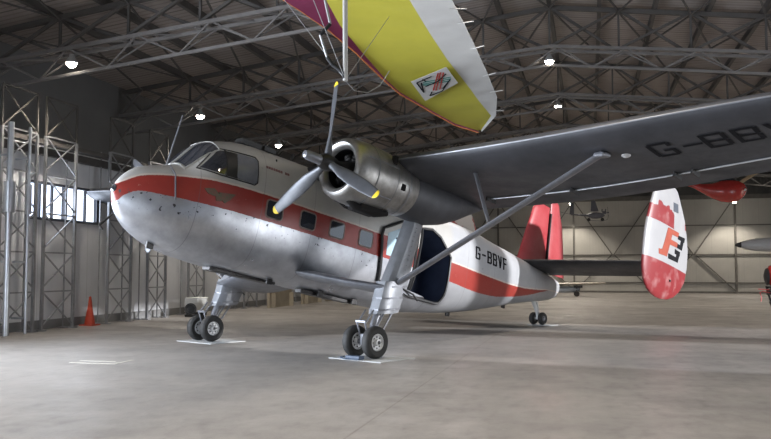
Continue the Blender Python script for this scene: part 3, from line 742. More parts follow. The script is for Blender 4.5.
# stub wings, struts, legs, wheels (level frame, in metres from the gear midpoint)
cP, sP = math.cos(PITCH), math.sin(PITCH)
GB = 2.53
def bar_foil(p0, p1, ch, th, fwd=(1,0,0), n=14):
    p0, p1 = Vector(p0), Vector(p1); d = (p1-p0).normalized(); f = Vector(fwd); f = (f-d*f.dot(d)).normalized(); nn = d.cross(f)
    return [[p+f*(ch/2*math.cos(2*PI*k/n))+nn*(th/2*math.sin(2*PI*k/n)) for k in range(n)] for p in (p0, p1)]
for side in (1, -1):
    s = MB(); rings = []
    for b, a, z, ch in ((.6,.16,1.58,1.7),(1.2,.06,1.50,1.6),(1.9,-.10,1.38,1.5),(2.55,-.30,1.30,1.35),(2.66,-.4,1.29,1.1)):
        rings.append(foil((a, side*b, z), (a-ch*cP, side*b, z-ch*sP-.02), (sP*-1,0,1), .11))
    s.loft(rings); s.build('stub_wing', M['grey'], AC, True)
    s = MB()
    L0, L1, L2 = Vector((-.50,side*GB,.78)), Vector((-.74,side*GB,1.30)), Vector((-1.22,side*(GB+.02),2.5))
    def ls(p, ch, th):
        return [(p.x+dx*ch, p.y+dy*th, p.z) for dx, dy in ((.5,0),(.46,.3),(.3,.5),(-.1,.5),(-.5,.16),(-.5,-.16),(-.1,-.5),(.3,-.5),(.46,-.3))]
    s.loft([ls(L1+Vector((0,0,-.05)),.66,.34), ls(L1.lerp(L2,.5)+Vector((-.07,0,0)),.54,.32), ls(L2+Vector((-.26,0,.32)),.42,.30)]); s.build('upper_leg_fairing', M['leg'], AC, True)
    s = MB(); s.loft([ls(L0,.66,.36), ls(L0.lerp(L1,.5),.68,.38), ls(L1+Vector((0,0,.08)),.70,.40)])
    s.build('lower_leg_fairing', M['leg'], AC, True)
    s = MB()
    for t in (.15,.55,.95):
        p = L0.lerp(L1, t); s.loft([ls(p+Vector((0,0,-.015)),.69,.41), ls(p+Vector((0,0,.015)),.69,.41)])
    for t in (.1,.4,.7):
        p = L1.lerp(L2, t)
        for k in range(4): q = p+(L2-L1)*.07*k; s.box((q.x-.05, q.y+side*.165, q.z), (.02,.015,.02))
    s.pieces('fairing_strap', M['grey'], AC)
    # oleo fork
    s = MB(); s.tube([(-.36,side*GB,.85),(-.10,side*GB,.36)], .055, 12); s.tube([(-.34,side*GB,.8),(-.21,side*GB,.55)], .075, 12)
    for dy in (-.1,.1):
        s.tube([(-.62,side*GB+dy,.80),(-.38,side*GB+dy,.50),(-.06,side*GB+dy*.6,.32)], .022, 8)
        s.tube([(-.12,side*GB+dy,.86),(.10,side*GB+dy,.62),(.0,side*GB+dy,.34)], .02, 8)
    s.tube([(0,side*GB-.30,.29),(0,side*GB+.30,.29)], .05, 12); s.box((-.02,side*GB,.33), (.16,.16,.2)); s.box((.1,side*GB,.66),(.05,.26,.05))
    s.pieces('shock_strut', M['grey'], AC, True, bevel=.008)
    for dy in (-.25, .25):
        y = side*GB+dy; r = .29
        t = MB(); t.lathe((0,y,.29), (0,1,0), [(-.065,.15),(-.085,.19),(-.09,.24),(-.065,.277),(-.03,.29),(.03,.29),(.065,.277),(.09,.24),(.085,.19),(.065,.15)], 36)
        wh = t.build('main_wheel_tyre', M['tyre'], AC, True)
        t = MB()
        for sd in (-1, 1): t.lathe((0,y,.29), (0,sd,0), [(.0,.155),(.07,.155),(.078,.14),(.045,.13),(.04,.07),(.09,.06),(.10,.035),(.10,.001)], 24)
        wheel = t.build('wheel_hub', M['hub'], wh, True)
        t = MB()
        for sd in (-1, 1):
            for k in range(8):
                a = 2*PI*k/8; t.lathe((.1*math.cos(a),y+sd*.042,.29+.1*math.sin(a)), (0,sd,0), [(0,.015),(.012,.015),(.012,.001)], 8)
            t.lathe((0,y+sd*.1,.29), (0,sd,0), [(0,.035),(.01,.03),(.01,.001)], 10)
        t.pieces('hub_bolt', M['dark'], wheel)
    # lift strut and jury strut to the wing
    def wl(b, f):
        p = wing_under(b, f, 0); return Vector((p.x*cP-p.z*sP, side*b, p.x*sP+p.z*cP))
    T = wl(6.8, .19); B0 = Vector((-.70,side*2.62,1.30)); rg = bar_foil(B0, T, .20, .085)
    s = MB(); s.loft([rg[0], rg[1]]); s.build('wing_strut', M['grey'], AC, True)
    s = MB(); s.box(T+Vector((0,-side*.02,-.03)), (.26,.20,.08)); s.build('strut_fairing', M['grey'], AC, bevel=.04)
    J = B0.lerp(T, .50); s = MB(); s.loft(bar_foil(J, wl(4.4,.2), .10, .045)); s.build('jury_strut', M['grey'], AC, True)
    s = MB(); s.tube([(-.85,side*(GB+.12),1.25),(-1.1,side*(GB+.2),1.12),(-1.22,side*(GB+.2),1.0)], .018, 6); s.tube([(-.85,side*(GB+.1),1.18),(-1.0,side*(GB+.16),1.08)], .016, 6); s.pieces('brake_hose', M['dark'], AC, True)

# tail ---------------------------------------------------------------
def tail_mat(z0, lowz, upz):
    m = bpy.data.materials.new('end_fin_paint'); m.use_nodes = True; nt = m.node_tree; b = nt.nodes['Principled BSDF']
    tc = nt.nodes.new('ShaderNodeTexCoord'); sp = nt.nodes.new('ShaderNodeSeparateXYZ'); nt.links.new(tc.outputs['Object'], sp.inputs[0]); X, Y, Z = sp.outputs
    n = nt.nodes.new('ShaderNodeTexNoise'); n.inputs['Scale'].default_value = 2.2; n.inputs['Detail'].default_value = 7; nt.links.new(tc.outputs['Object'], n.inputs['Vector'])
    fd = nt.nodes.new('ShaderNodeMapRange'); fd.inputs[1].default_value = .52; fd.inputs[2].default_value = .66; nt.links.new(n.outputs['Fac'], fd.inputs[0])
    redc = mixc(nt, fd.outputs[0], (.21,.018,.022), (.30,.12,.12)); wh = mixc(nt, n.outputs['Fac'], (.27,.27,.28), (.35,.345,.35))
    lowm = mth(nt, 'LESS_THAN', Z, lowz)
    nz = mth(nt, 'MULTIPLY', mth(nt, 'SUBTRACT', n.outputs['Fac'], .5), .8)
    a1 = mth(nt, 'MULTIPLY', mth(nt, 'GREATER_THAN', Z, 4.68), mth(nt, 'LESS_THAN', mth(nt, 'ADD', Z, nz), mth(nt, 'SUBTRACT', -4.9, X) if False else 5.12))
    a1 = mth(nt, 'MULTIPLY', a1, mth(nt, 'GREATER_THAN', X, -9.98))
    a2 = mth(nt, 'MULTIPLY', mth(nt, 'LESS_THAN', mth(nt, 'ADD', X, nz), mth(nt, 'ADD', -10.95, mth(nt, 'MULTIPLY', mth(nt, 'SUBTRACT', Z, 4.8), .55))), mth(nt, 'GREATER_THAN', Z, 4.85))
    upm = mth(nt, 'MAXIMUM', a1, a2)
    c = mixc(nt, mth(nt, 'MAXIMUM', lowm, upm), wh, redc); nt.links.new(c, b.inputs['Base Color']); b.inputs['Roughness'].default_value = .4
    return m
M['endfin'] = tail_mat(0, 3.66, 4.70)
FO = [(2.71,-9.25,-9.60),(2.76,-8.98,-9.98),(2.87,-8.72,-10.35),(3.08,-8.50,-10.72),(3.4,-8.40,-11.02),(3.8,-8.38,-11.14),(4.3,-8.42,-11.15),(4.7,-8.50,-11.03),(5.1,-8.64,-10.85),(5.4,-8.77,-10.62),(5.65,-8.90,-10.42),(5.8,-9.0,-10.28),(5.87,-9.25,-10.1)]
FBY = 3.62
def fin_y(x, z):
    le = herm([(a, b) for a, b, c in FO], z); te = herm([(a, c) for a, b, c in FO], z); f = min(1, max(0, (le-x)/(le-te))); return FBY+naca(f, .09)*(le-te)
for side in (1, -1):
    f = MB(); f.loft([foil((le, side*FBY, z), (te, side*FBY, z), (0,1,0), .09) for z, le, te in FO]); ef = f.build('end_fin', M['endfin'], AC, True, True)
    if side == 1:
        g = MB()
        for q in ([(-9.55,4.62),(-9.90,4.60),(-9.58,3.86),(-9.22,3.90)],[(-9.58,4.64),(-10.36,4.66),(-10.31,4.52),(-9.8,4.5)],[(-9.75,4.35),(-10.27,4.36),(-10.24,4.22),(-9.72,4.2)],[(-9.05,3.96),(-9.55,3.98),(-9.58,3.84),(-9.07,3.82)],[(-9.2,3.98),(-9.3,3.98),(-9.35,3.84),(-9.2,3.84)]): patch(g, q, .006, 1, .15, fin_y)
        g.build('fin_emblem', M['orangered'], ef)
        g = MB()
        for q in ([(-10.31,4.58),(-10.86,4.62),(-10.80,4.48),(-10.28,4.47)],[(-10.56,4.55),(-10.78,4.55),(-10.63,4.22),(-10.42,4.22)],[(-10.28,4.34),(-10.60,4.35),(-10.60,4.22),(-10.25,4.22)],[(-10.10,4.16),(-10.50,4.15),(-10.48,4.03),(-10.10,4.03)],[(-10.28,4.14),(-10.50,4.14),(-10.37,3.86),(-10.16,3.86)],[(-9.66,3.95),(-10.35,3.95),(-10.37,3.83),(-9.66,3.81)]): patch(g, q, .007, 1, .15, fin_y)
        g.build('fin_emblem_shadow', M['black'], ef)
        g = MB(); patch(g, [(-9.92,5.17),(-10.28,5.2),(-10.28,5.45),(-9.92,5.42)], .007, 1, .15, fin_y); g.build('fin_plate', mat('grey_blue_plate', (.06,.07,.09), .5), ef)
        g = MB(); g.box((-9.9, fin_y(-9.9,3.3)+.01, 3.25), (.07,.03,.05)); g.build('fin_fitting', M['dark'], ef)
    t = MB(); rings = [foil((x0, side*b, 3.50), (x1, side*b, 3.40), (0,0,1), .11) for b, x0, x1 in ((0,-8.25,-10.0),(1.0,-8.33,-10.05),(2.4,-8.42,-10.08),(3.62,-8.5,-10.05))]
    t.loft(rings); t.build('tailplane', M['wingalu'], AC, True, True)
def cfm():
    m = mat('centre_fin_faded_red', (.36,.028,.036), .42, 0, .5, 1.2, col2=(.44,.08,.09)); return m
f = MB(); f.loft([foil((le,0,z),(-9.60,0,z),(0,1,0),.14) for z, le in ((3.40,-8.05),(3.6,-8.16),(4.4,-8.42),(5.2,-8.70),(5.3,-8.82),(5.38,-9.0))]); cf = f.build('centre_fin', cfm(), AC, True, True)
f = MB(); f.loft([foil((-9.64,0,z),(te,0,z),(0,1,0),.10) for z, te in ((3.42,-10.72),(4.4,-10.52),(5.0,-10.36),(5.3,-10.2),(5.58,-10.1),(5.62,-10.0))]); f.build('rudder', cfm(), AC, True, True)
f = MB(); f.bar((-9.63,0,3.5),(-9.63,0,5.2),.05,.13, up=(0,1,0)); f.build('rudder_gap', M['dark'], AC, False, True)
f = MB(); f.box((-10.75,0,3.9),(.22,.08,.12)); f.build('tail_light', M['white'], AC, False, True, bevel=.01)
# tail wheel
ta = -9.72; f = MB(); f.tube([(ta+.34,0,.88),(ta+.2,0,.6),(ta+.02,0,.34)], [.07,.06,.05], 12); f.tube([(ta+.05,0,.66),(ta-.02,0,.36)], .03, 8)
f.tube([(ta,-.2,.18),(ta,.2,.18)], .035, 10); f.tube([(ta+.04,0,.38),(ta,0,.18)], .05, 10); f.build('tail_wheel_leg', M['white'], AC, True)
for y in (-.15,.15):
    f = MB(); f.lathe((ta,y,.18),(0,1,0), [(-.05,.08),(-.07,.12),(-.06,.16),(-.02,.18),(.02,.18),(.06,.16),(.07,.12),(.05,.08)], 28); tw = f.build('tail_wheel_tyre', M['tyre'], AC, True)
    f = MB()
    for sd in (-1,1): f.lathe((ta,y,.18),(0,sd,0), [(0,.085),(.05,.085),(.03,.05),(.06,.03),(.06,.001)], 16)
    f.build('tail_wheel_hub', M['grey'], tw, True)

# floor boards under the wheels ---------------------------------------
ca, sa = math.cos(AC.rotation_euler.z), math.sin(AC.rotation_euler.z)
def acw(a, b): return (AC.location.x+a*ca-b*sa, AC.location.y+a*sa+b*ca)
for a, b, w_, d_, lb in ((-.08,2.62,.95,1.25,'pale board on the floor under the nearest pair of main wheels'),(-.1,-2.45,.95,1.25,'pale board on the floor under the far pair of main wheels'),(-9.8,.1,.5,.75,'small pale board under the tail wheel')):
    x, y = acw(a, b); m_ = MB(); m_.box((0,0,.006), (w_, d_, .012)); o = m_.build('wheel_board', M['mat']); o.location = (x, y, 0); o.rotation_euler.z = AC.rotation_euler.z+.05
    tag(o, lb, 'floor board', 'boards under the wheels')
x, y = acw(.33, 2.6); m_ = MB(); m_.box((0,0,.045), (.14,.34,.065)); m_.tube([(0,-.2,.06),(.1,-.27,.04),(.16,-.1,.03),(.1,.2,.03)], .012, 6)
o = m_.build('wheel_chock', mat('dark_blue_chock', (.02,.04,.08), .5), bevel=.01); o.location = (x, y, 0); o.rotation_euler.z = AC.rotation_euler.z; tag(o, 'small dark blue wheel chock in front of the nearest main wheels', 'wheel chock')

# ------------------------------------------------------------------ hang glider
def bez(P, t):
    n = len(P)-1; f = t*n; i = min(int(f), n-1); return Vector(P[i]).lerp(Vector(P[i+1]), f-i)
GLD = empty('hang_glider', (-3.0, 12.5, 5.2)); GLO = Vector(GLD.location)
tag(GLD, 'yellow, magenta and white hang glider wing hanging from the roof above the engine', 'hang glider')
edge = [(-4.52,8.9,5.87),(-4.43,9.9,5.72),(-4.32,10.83,5.57),(-4.2,11.22,5.52),(-3.98,12.01,5.41),(-3.82,12.89,5.29),(-3.65,14.26,5.10),(-3.53,14.98,5.0),(-3.15,16.06,4.85),(-2.79,17.06,4.72),(-2.37,17.66,4.65)]
yw = [(-2.66,8.9,5.9),(-2.6,10.1,5.74),(-2.54,11.29,5.57),(-2.50,11.9,5.48),(-2.46,12.55,5.39),(-2.37,13.64,5.24),(-2.24,14.62,5.1),(-2.17,15.2,5.02),(-2.11,15.73,4.94),(-1.97,16.74,4.8),(-2.30,17.60,4.66)]
tre = [(-2.0,8.9,5.9),(-1.95,10.1,5.75),(-1.91,11.45,5.57),(-1.88,11.9,5.5),(-1.85,12.3,5.45),(-1.8,13.19,5.32),(-1.75,14.26,5.17),(-1.73,15.0,5.06),(-1.71,15.55,4.98),(-1.86,16.64,4.82),(-2.28,17.58,4.66)]
mg = [(-3.62,8.9,5.87),(-3.68,9.9,5.72),(-3.72,10.83,5.58),(-3.75,11.25,5.53),(-3.79,11.92,5.43),(-3.74,12.95,5.29),(-3.64,14.28,5.10),(-3.525,14.985,5.0),(-3.145,16.06,4.85),(-2.785,17.06,4.72),(-2.365,17.66,4.65)]
def sheet(A, B, name, m_, nu=40, nv=6, arch=.10, th=.012, f0=0., f1=1.):
    rows = []
    for i in range(nu+1):
        a, b = bez(A, i/nu), bez(B, i/nu); r = []
        for j in range(nv+1):
            t = j/nv; p = a.lerp(b, t); f = lerp(f0, f1, t)
            p.z += arch*4*f*(1-f)*.7+.012*math.sin(i*1.7)*math.sin(PI*t); r.append(p-GLO)
        r2 = [p+Vector((0,0,th)) for p in reversed(r)]; rows.append(r+r2)
    mb = MB(); mb.loft(rows); return mb.build(name, m_, GLD, True)
sheet(edge, mg, 'magenta_sail_panel', M['magenta'], f0=0, f1=.25)
sheet(mg, yw, 'yellow_sail_panel', M['yellowsail'], f0=.25, f1=.8)
sheet(yw, tre, 'white_sail_panel', M['whitesail'], f0=.8, f1=1)
mb = MB(); mb.tube([Vector(p)-GLO+Vector((0,0,.01)) for p in edge], .012, 8); mb.build('leading_edge_tube', M['orange'], GLD, True)
for t in (.26,.38,.50,.62,.745,.87):
    a, b = bez(yw, t-.02), bez(tre, t); d = (b-a).normalized(); mb = MB()
    mb.tube([b-d*.1-GLO, b+d*.16-GLO], .008, 6); mb.build('batten', M['whitesail'], GLD, True)
# square sail emblem with crossed strokes
def on(u, v, dz=-.03):
    a = Vector((-3.18,14.38,5.1)).lerp(Vector((-2.42,13.86,5.2)), u); b = Vector((-3.12,15.42,4.95)).lerp(Vector((-2.34,14.65,5.09)), u)
    return a.lerp(b, v)-GLO+Vector((0,0,dz+.03))
def lift(u, v):
    return on(u, v)
def strip(mb, a, b, w, dz):
    a = Vector(a); b = Vector(b); d = (b-a).normalized(); n = Vector((-d.y, d.x))*w/2
    q = [a+n, b+n, b-n, a-n]; vs = [lift(*p)+Vector((0,0,dz)) for p in q]; vs += [v+Vector((0,0,.004)) for v in vs]
    mb.add(vs, [(0,1,2,3),(7,6,5,4),(0,4,5,1),(1,5,6,2),(2,6,7,3),(3,7,4,0)])
mb = MB(); vs = [lift(u, v) for u, v in ((0,0),(1,0),(1,1),(0,1))]; vs += [v+Vector((0,0,.004)) for v in vs]
mb.add(vs, [(0,1,2,3),(7,6,5,4),(0,4,5,1),(1,5,6,2),(2,6,7,3),(3,7,4,0)]); em = mb.build('sail_emblem', M['whitesail'], GLD)
for c_, L_ in (('black', [((.12,.12),(.55,.12)),((.12,.12),(.12,.62)),((.12,.62),(.22,.2)),((.2,.88),(.55,.96)),((.55,.96),(.9,.62)),((.9,.62),(.6,.86)),((.2,.88),(.32,.76)),((.3,.08),(.35,.22)),((.6,.45),(.9,.28)),((.25,.42),(.6,.45))]),
               ('teal', [((.22,.28),(.92,.62)),((.27,.22),(.95,.54)),((.22,.34),(.88,.70))]),
               ('redink', [((.80,.12),(.42,.80)),((.86,.18),(.52,.84)),((.74,.10),(.36,.74))])):
    mb = MB()
    for a, b in L_: strip(mb, a, b, .035, -.006 if c_ != 'black' else -.009)
    mb.build('emblem_strokes', M[c_], em)
# control frame: white upright, folded foam tubes, wires
mb = MB(); mb.tube([Vector((-3.11,10.04,4.11))-GLO, Vector((-3.13,10.06,5.78))-GLO], .034, 12); mb.build('control_frame_upright', M['whitesail'], GLD, True)
tb = [(-3.45,9.9,5.6),(-3.38,9.97,5.21),(-3.31,9.99,4.88),(-3.44,9.96,4.73),(-3.35,9.98,4.43),(-3.28,10.0,4.33),(-3.14,10.03,4.22),(-3.12,10.03,4.14)]
for i, (a, b) in enumerate(zip(tb, tb[1:])):
    mb = MB(); mb.tube([Vector(a)-GLO, Vector(b)-GLO], .026 if i not in (1,3) else .018, 8); mb.build('folded_tube', M['foam'] if i not in (1,3) else M['cable'], GLD, True)
mb = MB()
for a, b in (((-3.11,10.04,4.12),(-4.3,10.83,5.57)),((-3.11,10.04,4.12),(-2.9,11.6,5.45)),((-3.11,10.04,4.12),(-3.6,9.2,5.75)),((-3.45,10.8,5.6),(-4.0,10.4,5.65))): mb.tube([Vector(a)-GLO, Vector(b)-GLO], .005, 5)
P3 = [Vector((-3.12,10.03,4.12)), Vector((-3.0,10.1,3.98)), Vector((-2.85,10.2,3.97)), Vector((-2.7,10.25,4.06)), Vector((-2.6,10.4,4.3))]; mb.tube([p-GLO for p in P3], .006, 5)
for p in ((-3.6,9.2,5.78),(-2.5,14.0,5.3)): mb.tube([Vector(p)-GLO, Vector((p[0],p[1],zbot(p[0])+.1))-GLO], .006, 5)
mb.pieces('rigging_wire', M['cable'], GLD)

# ------------------------------------------------------------------ small hanging microlight far away
HL = empty('hanging_microlight', (0,44,4.7)); tag(HL, 'small dark open-frame microlight hanging before the back wall beside the centre fin', 'microlight')
grey = mat('dusty_grey_airframe', (.10,.10,.115), .6, 0, .3, 5.)
mb = MB(); mb.tube([(-.95,0,-.13),(-.4,0,-.16),(.1,0,-.2)], [.035,.05,.08], 8); mb.tube([(-1.6,0,.05),(-.95,0,-.12)], .012, 5); mb.build('tail_boom', grey, HL, True)
mb = MB(); mb.loft([foil((-.80,0,.5),(-.95,0,.5),(0,1,0),.1), foil((-.78,0,-.12),(-1.02,0,-.1),(0,1,0),.1)]); mb.build('tail_fin', grey, HL, True)
mb = MB(); mb.loft([[(x, r*math.cos(2*PI*k/12)*.6, zc+r*math.sin(2*PI*k/12)) for k in range(12)] for x, r, zc in ((-.05,.08,-.18),(.15,.16,-.2),(.4,.17,-.2),(.65,.13,-.2),(.8,.03,-.2))]); mb.build('cockpit_pod', grey, HL, True)
mb = MB(); mb.loft([foil((.32,0,.6),(.12,0,.6),(0,1,0),.2), foil((.50,0,.02),(.08,0,.02),(0,1,0),.2)]); mb.build('mast', grey, HL, True)
mb = MB(); mb.box((.78,0,-.05),(.2,.22,.14)); mb.tube([(.9,0,-.05),(1.02,0,-.05)],.03,8); mb.bar((.98,0,-.28),(.96,0,.25),.05,.02); mb.bar((.99,-.3,-.05),(.99,.3,.0),.05,.02)
for x in (.66,.84): mb.tube([(x,0,0),(x+.02,0,.14)],.03,8)
mb.build('engine', grey, HL)
for x in (-.02,.68):
    mb = MB(); mb.lathe((x,-.02,-.42),(0,1,0),[(-.03,.02),(-.035,.09),(.035,.09),(.03,.02)],16,cap=True); mb.build('wheel', M['tyre'], HL, True)
mb = MB(); mb.tube([(-.02,0,-.42),(0,0,-.3),(.1,0,-.22)],.02,6); mb.tube([(.68,0,-.42),(.66,0,-.28),(.6,0,-.2)],.02,6); mb.tube([(-.02,0,-.46),(.68,0,-.5),(.95,0,-.42),(1.0,0,-.2)],.014,6); mb.build('undercarriage', grey, HL, True)
mb = MB(); mb.tube([(.3,0,.55),(.3,0,3.15)],.008,5); mb.tube([(-.85,0,.5),(-.85,0,3.1)],.008,5); mb.pieces('suspension_wire', M['cable'], HL)

# red glider pod hanging at right
RP = empty('red_glider_fuselage', (6.0,40,5.3)); tag(RP, 'glossy red glider fuselage pod with pointed tail hanging under the wing at right', 'glider')
mb = MB(); rg = []
for x, zc, r in ((-1.75,.37,.03),(-1.3,.30,.10),(-.8,.12,.22),(-.4,.0,.36),(0,-.03,.50),(.4,-.04,.54),(.75,-.02,.48),(.98,.02,.32),(1.1,.04,.12),(1.13,.05,.02)):
    rg.append([(x, r*.75*math.cos(2*PI*k/20), zc+r*math.sin(2*PI*k/20)) for k in range(20)])
mb.loft(rg); mb.build('fuselage_pod', M['glossred'], RP, True)
mb = MB(); mb.loft([[(x, r*.6*math.cos(2*PI*k/16), zc+r*math.sin(2*PI*k/16)) for k in range(16)] for x, zc, r in ((-.1,.42,.05),(.2,.5,.12),(.5,.46,.14),(.8,.3,.1))]); mb.build('canopy', M['glass'], RP, True)
mb = MB(); mb.loft(bar_foil((.75,-.1,.30),(1.75,-.1,.95),.16,.05)); mb.build('wing_strut', mat('tan_strut', (.30,.22,.13), .5), RP, True)
mb = MB(); mb.tube([(0,0,.45),(0,0,2.75)],.01,5); mb.tube([(-1.3,0,.38),(-1.3,0,2.7)],.01,5); mb.pieces('suspension_wire', M['cable'], RP)
mb = MB(); mb.lathe((1.0,-.28,.0),(0,-1,0),[(0,.05),(.02,.05),(.02,.001)],12); mb.build('nose_fitting', M['white'], RP)

# grey pointed nose of another machine entering at right
NZ = empty('grey_pointed_aircraft', (8.1,30,2.47)); tag(NZ, 'slender grey aircraft nose with black tip entering at the right edge', 'aircraft')
mb = MB(); mb.lathe((-3.0,0,.0),(1,0,.0), [(0,.10),(.12,.15),(.5,.215),(1.1,.26),(2.2,.33),(3.6,.42),(5.5,.45),(6.2,.35),(6.6,.1)], 28, cap=True); mb.build('fuselage', mat('pale_grey_paint', (.38,.38,.385), .35, .1, .2, 2.), NZ, True)
mb = MB(); mb.lathe((-3.2,0,0),(1,0,0),[(0,.01),(.03,.05),(.14,.09),(.2,.10)],20); mb.build('nose_tip', M['dark'], NZ, True)
mb = MB(); mb.tube([(-.4,0,-.3),(-.4,0,-2.27)],.05,10); mb.tube([(2.2,0,-.35),(2.2,0,-2.27)],.06,10); mb.build('undercarriage_leg', M['grey'], NZ, True)
for x in (-.4,2.2):
    mb = MB(); mb.lathe((x,0,-2.27),(0,1,0),[(-.07,.06),(-.08,.17),(-.05,.2),(.05,.2),(.08,.17),(.07,.06)],24,cap=True); mb.build('undercarriage_wheel', M['tyre'], NZ, True)

# red trolley-mounted engine at the right edge
RT = empty('red_engine_on_trolley', (5.35,24,0)); tag(RT, 'glossy red engine cowl on a black wheeled trolley at the right edge', 'engine')
mb = MB(); mb.lathe((-.62,0,1.45),(1,0,0),[(0,.2),(.05,.27),(.3,.31),(.8,.33),(1.3,.3)],28,cap=True); mb.build('engine_cowl', M['glossred'], RT, True)
mb = MB(); mb.lathe((-.70,0,1.42),(1,0,0),[(0,.1),(.04,.22),(.09,.24),(.09,.1)],20,cap=True); mb.build('black_ring', M['dark'], RT, True)
mb = MB()
for y in (-.3,.3):
    mb.bar((-.6,y,1.15),(-.35,y,.15),.05); mb.bar((.5,y,1.15),(.6,y,.15),.05); mb.bar((-.45,y,.3),(.6,y,.3),.05); mb.bar((-.6,y,1.12),(.5,y,1.12),.05)
    mb.bar((-.4,y,.3),(.5,y,1.1),.03)
mb.bar((-.5,-.3,.7),(-.5,.3,.7),.06); mb.box((-.56,0,1.0),(.12,.4,.16)); mb.build('trolley_frame', M['engine'], RT)
for x in (-.34,.6):
    for y in (-.3,.3):
        mb = MB(); mb.lathe((x,y,.1),(0,1,0),[(-.03,.02),(-.03,.09),(-.015,.1),(.015,.1),(.03,.09),(.03,.02)],16,cap=True); mb.build('castor', M['tyre'], RT, True)
mb = MB(); mb.tube([(-.6,-.2,.98),(-.8,-.2,1.02),(-.86,-.2,.98),(-.82,-.2,.86),(-.84,-.2,.74)],.014,6); mb.tube([(-.62,-.2,1.06),(-.9,-.2,1.08)],.012,6); mb.build('red_strap', M['red'], RT, True)

# background aircraft wing on a stand, under the tail
BW = empty('pale_light_aircraft', (-.5,50,0)); tag(BW, 'small pale light aircraft wing and wheel seen beyond the tail cone', 'light aircraft')
mb = MB(); mb.loft([foil((-2.6,-.5,.74),(-2.6,.9,.66),(0,0,1),.13), foil((.55,-.5,.80),(.55,.7,.74),(0,0,1),.12), foil((1.4,-.2,.82),(1.4,.5,.79),(0,0,1),.09)]); mb.build('wing', mat('cream_wing_paint', (.48,.44,.37), .4), BW, True)
mb = MB(); mb.loft([[(x, .3*math.cos(2*PI*k/16)*s_, .42+.2*math.sin(2*PI*k/16)*s_) for k in range(16)] for x, s_ in ((-3.2,.6),(-2.0,1),(-.9,1),(-.25,.7),(-.1,.3))]); mb.build('fuselage', mat('pale_blue_paint', (.42,.46,.52), .4), BW, True)
mb = MB(); mb.lathe((-.3,-.3,.17),(0,1,0),[(-.05,.05),(-.06,.14),(-.03,.17),(.03,.17),(.06,.14),(.05,.05)],20,cap=True); mb.build('wheel', M['tyre'], BW, True)
mb = MB(); mb.tube([(-.3,-.24,.17),(-.3,-.1,.7)],.04,8); mb.box((-.2,-.3,.6),(.5,.2,.14)); mb.build('undercarriage_leg', M['engine'], BW)

# traffic cone -------------------------------------------------------------
mb = MB(); mb.lathe((0,0,.03),(0,0,1),[(0,.15),(.10,.135),(.45,.075),(.80,.03),(.81,.001)],24)
mb.box((0,0,.018),(.42,.42,.036)); o = mb.build('traffic_cone', M['cone'], None, True); o.location = (-14.05,20.45,0); tag(o, 'tall orange traffic cone standing on the floor by the left wall', 'traffic cone')
# heater cabinet and blower
mb = MB(); mb.box((0,0,.38),(.5,.85,.5)); hc = mb.build('heater_cabinet', mat('cream_cabinet', (.60,.60,.58), .5), bevel=.015); hc.location = (-13.55,26.0,0)
tag(hc, 'white heater cabinet standing beside a lattice column behind the nose', 'heater')
for y in (-.35,.35):
    mb = MB(); mb.box((0,y,.065),(.4,.06,.13)); mb.build('foot', M['dark'], hc)
mb = MB(); mb.lathe((0,0,.27),(.4,-1,0),[(-.25,.08),(-.2,.17),(.1,.2),(.12,.2),(.12,.16),(.0,.14),(.0,.001)],24); mb.box((0,0,.035),(.3,.3,.07))
o = mb.build('round_blower', M['engine'], None, True); o.location = (-13.3,25.1,0); tag(o, 'round black blower on the floor left of the white cabinet', 'blower')
# low boards stacked against the far left wall
for i, (y, l) in enumerate(((33.0,2.6),(37.0,2.4),(40.4,2.2),(44,3.0),(48.5,2.8))):
    mb = MB(); mb.box((0,0,.40),(.12,l,.80)); 
    for k in (-1,1): mb.box((.12,k*l*.4,.3),(.22,.08,.6))
    o = mb.build('low_panel', M['beige']); o.location = (-13.2,y,0)
    tag(o, ['low beige panel nearest, behind the far gear fairing','low beige panel under the belly, second from the left','low beige panel under the belly, third from the left','long low beige panel under the belly right of the third','low beige panel farthest along the left wall'][i], 'panel', 'low beige panels along the far left wall')
# yellowish floor marking
mb = MB(); mb.box((0,0,.003),(.9,.06,.004)); mb.box((.4,.3,.003),(.06,.6,.004)); mb.box((-.1,.3,.003),(.7,.05,.004))
o = mb.build('floor_marking', mat('worn_pale_paint', (.48,.46,.40), .6)); o.location = (-8.3,12.2,0); tag(o, 'worn pale paint marking on the floor at lower left', 'floor marking')

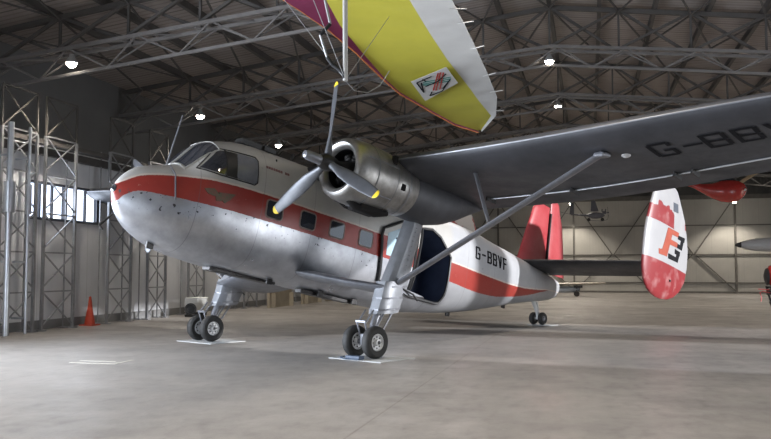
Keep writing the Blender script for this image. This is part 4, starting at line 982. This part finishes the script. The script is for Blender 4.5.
# ------------------------------------------------------------------ light
def area(name, loc, rot, sx, sy, e, col, spread=180):
    l = bpy.data.lights.new(name, 'AREA'); l.shape = 'RECTANGLE'; l.size = sx; l.size_y = sy; l.energy = e; l.color = col; l.spread = R(spread)
    o = bpy.data.objects.new(name, l); C.objects.link(o); o.location = loc; o.rotation_euler = rot; return o
def aim(o, tgt):
    o.rotation_euler = (Vector(tgt)-o.location).to_track_quat('-Z', 'Y').to_euler()
area('daylight_front_doorway', ((FX0+FX1)/2, YF+.05, FZ/2), (R(90),0,0), FX1-FX0-.2, FZ-.2, 600, (.82,.90,1.))
area('daylight_side_doorway', (XR-.02, (DY0+DY1)/2, 2.1), (R(90),0,R(90)), DY1-DY0-.2, 4.0, 480, (.95,.97,1.))
area('daylight_strip_window', (XL+.03, (WY0+WY1)/2, (WZ0+WZ1)/2), (0,R(-90),0), WZ1-WZ0, WY1-WY0, 25, (.75,.85,1.))
area('added_left_opening_fill', (XL+.02, (LY0+LY1)/2, LZ/2), (0,R(-90),0), LZ-.1, LY1-LY0-.1, 2700, (.80,.88,1.), 150)  # added fill light for the near-left floor
sl = bpy.data.lights.new('low_sun', 'SUN'); sl.energy = 5; sl.angle = R(1.5); sl.color = (.98,.98,1.)
so = bpy.data.objects.new('low_sun', sl); C.objects.link(so); so.location = (30,10,8); so.rotation_euler = Vector((-1,.15,-.26)).to_track_quat('-Z','Y').to_euler()
wd = bpy.data.worlds.new('sky'); bpy.context.scene.world = wd; wd.use_nodes = True
wd.node_tree.nodes['Background'].inputs[0].default_value = (.75,.86,1,1); wd.node_tree.nodes['Background'].inputs[1].default_value = 1.2

# ------------------------------------------------------------------ camera
f_px = 800.; pit = math.atan(50.5/f_px); yaw = math.atan(204.5/math.hypot(f_px, 50.5))
cam = bpy.data.cameras.new('camera'); cam.sensor_width = 36; cam.sensor_fit = 'HORIZONTAL'; cam.lens = f_px/771*36; cam.clip_end = 200
co_ = bpy.data.objects.new('camera', cam); C.objects.link(co_); co_.location = (0,0,1.6); co_.rotation_euler = (PI/2+pit, 0, yaw)
sc = bpy.context.scene; sc.camera = co_
sc.view_settings.view_transform = 'Standard'; sc.view_settings.look = 'None'; sc.view_settings.gamma = 1; sc.view_settings.exposure = .45
sc.view_settings.use_curve_mapping = False
sc.cycles.use_denoising = True
sc.cycles.max_bounces = 6; sc.cycles.sample_clamp_indirect = 6
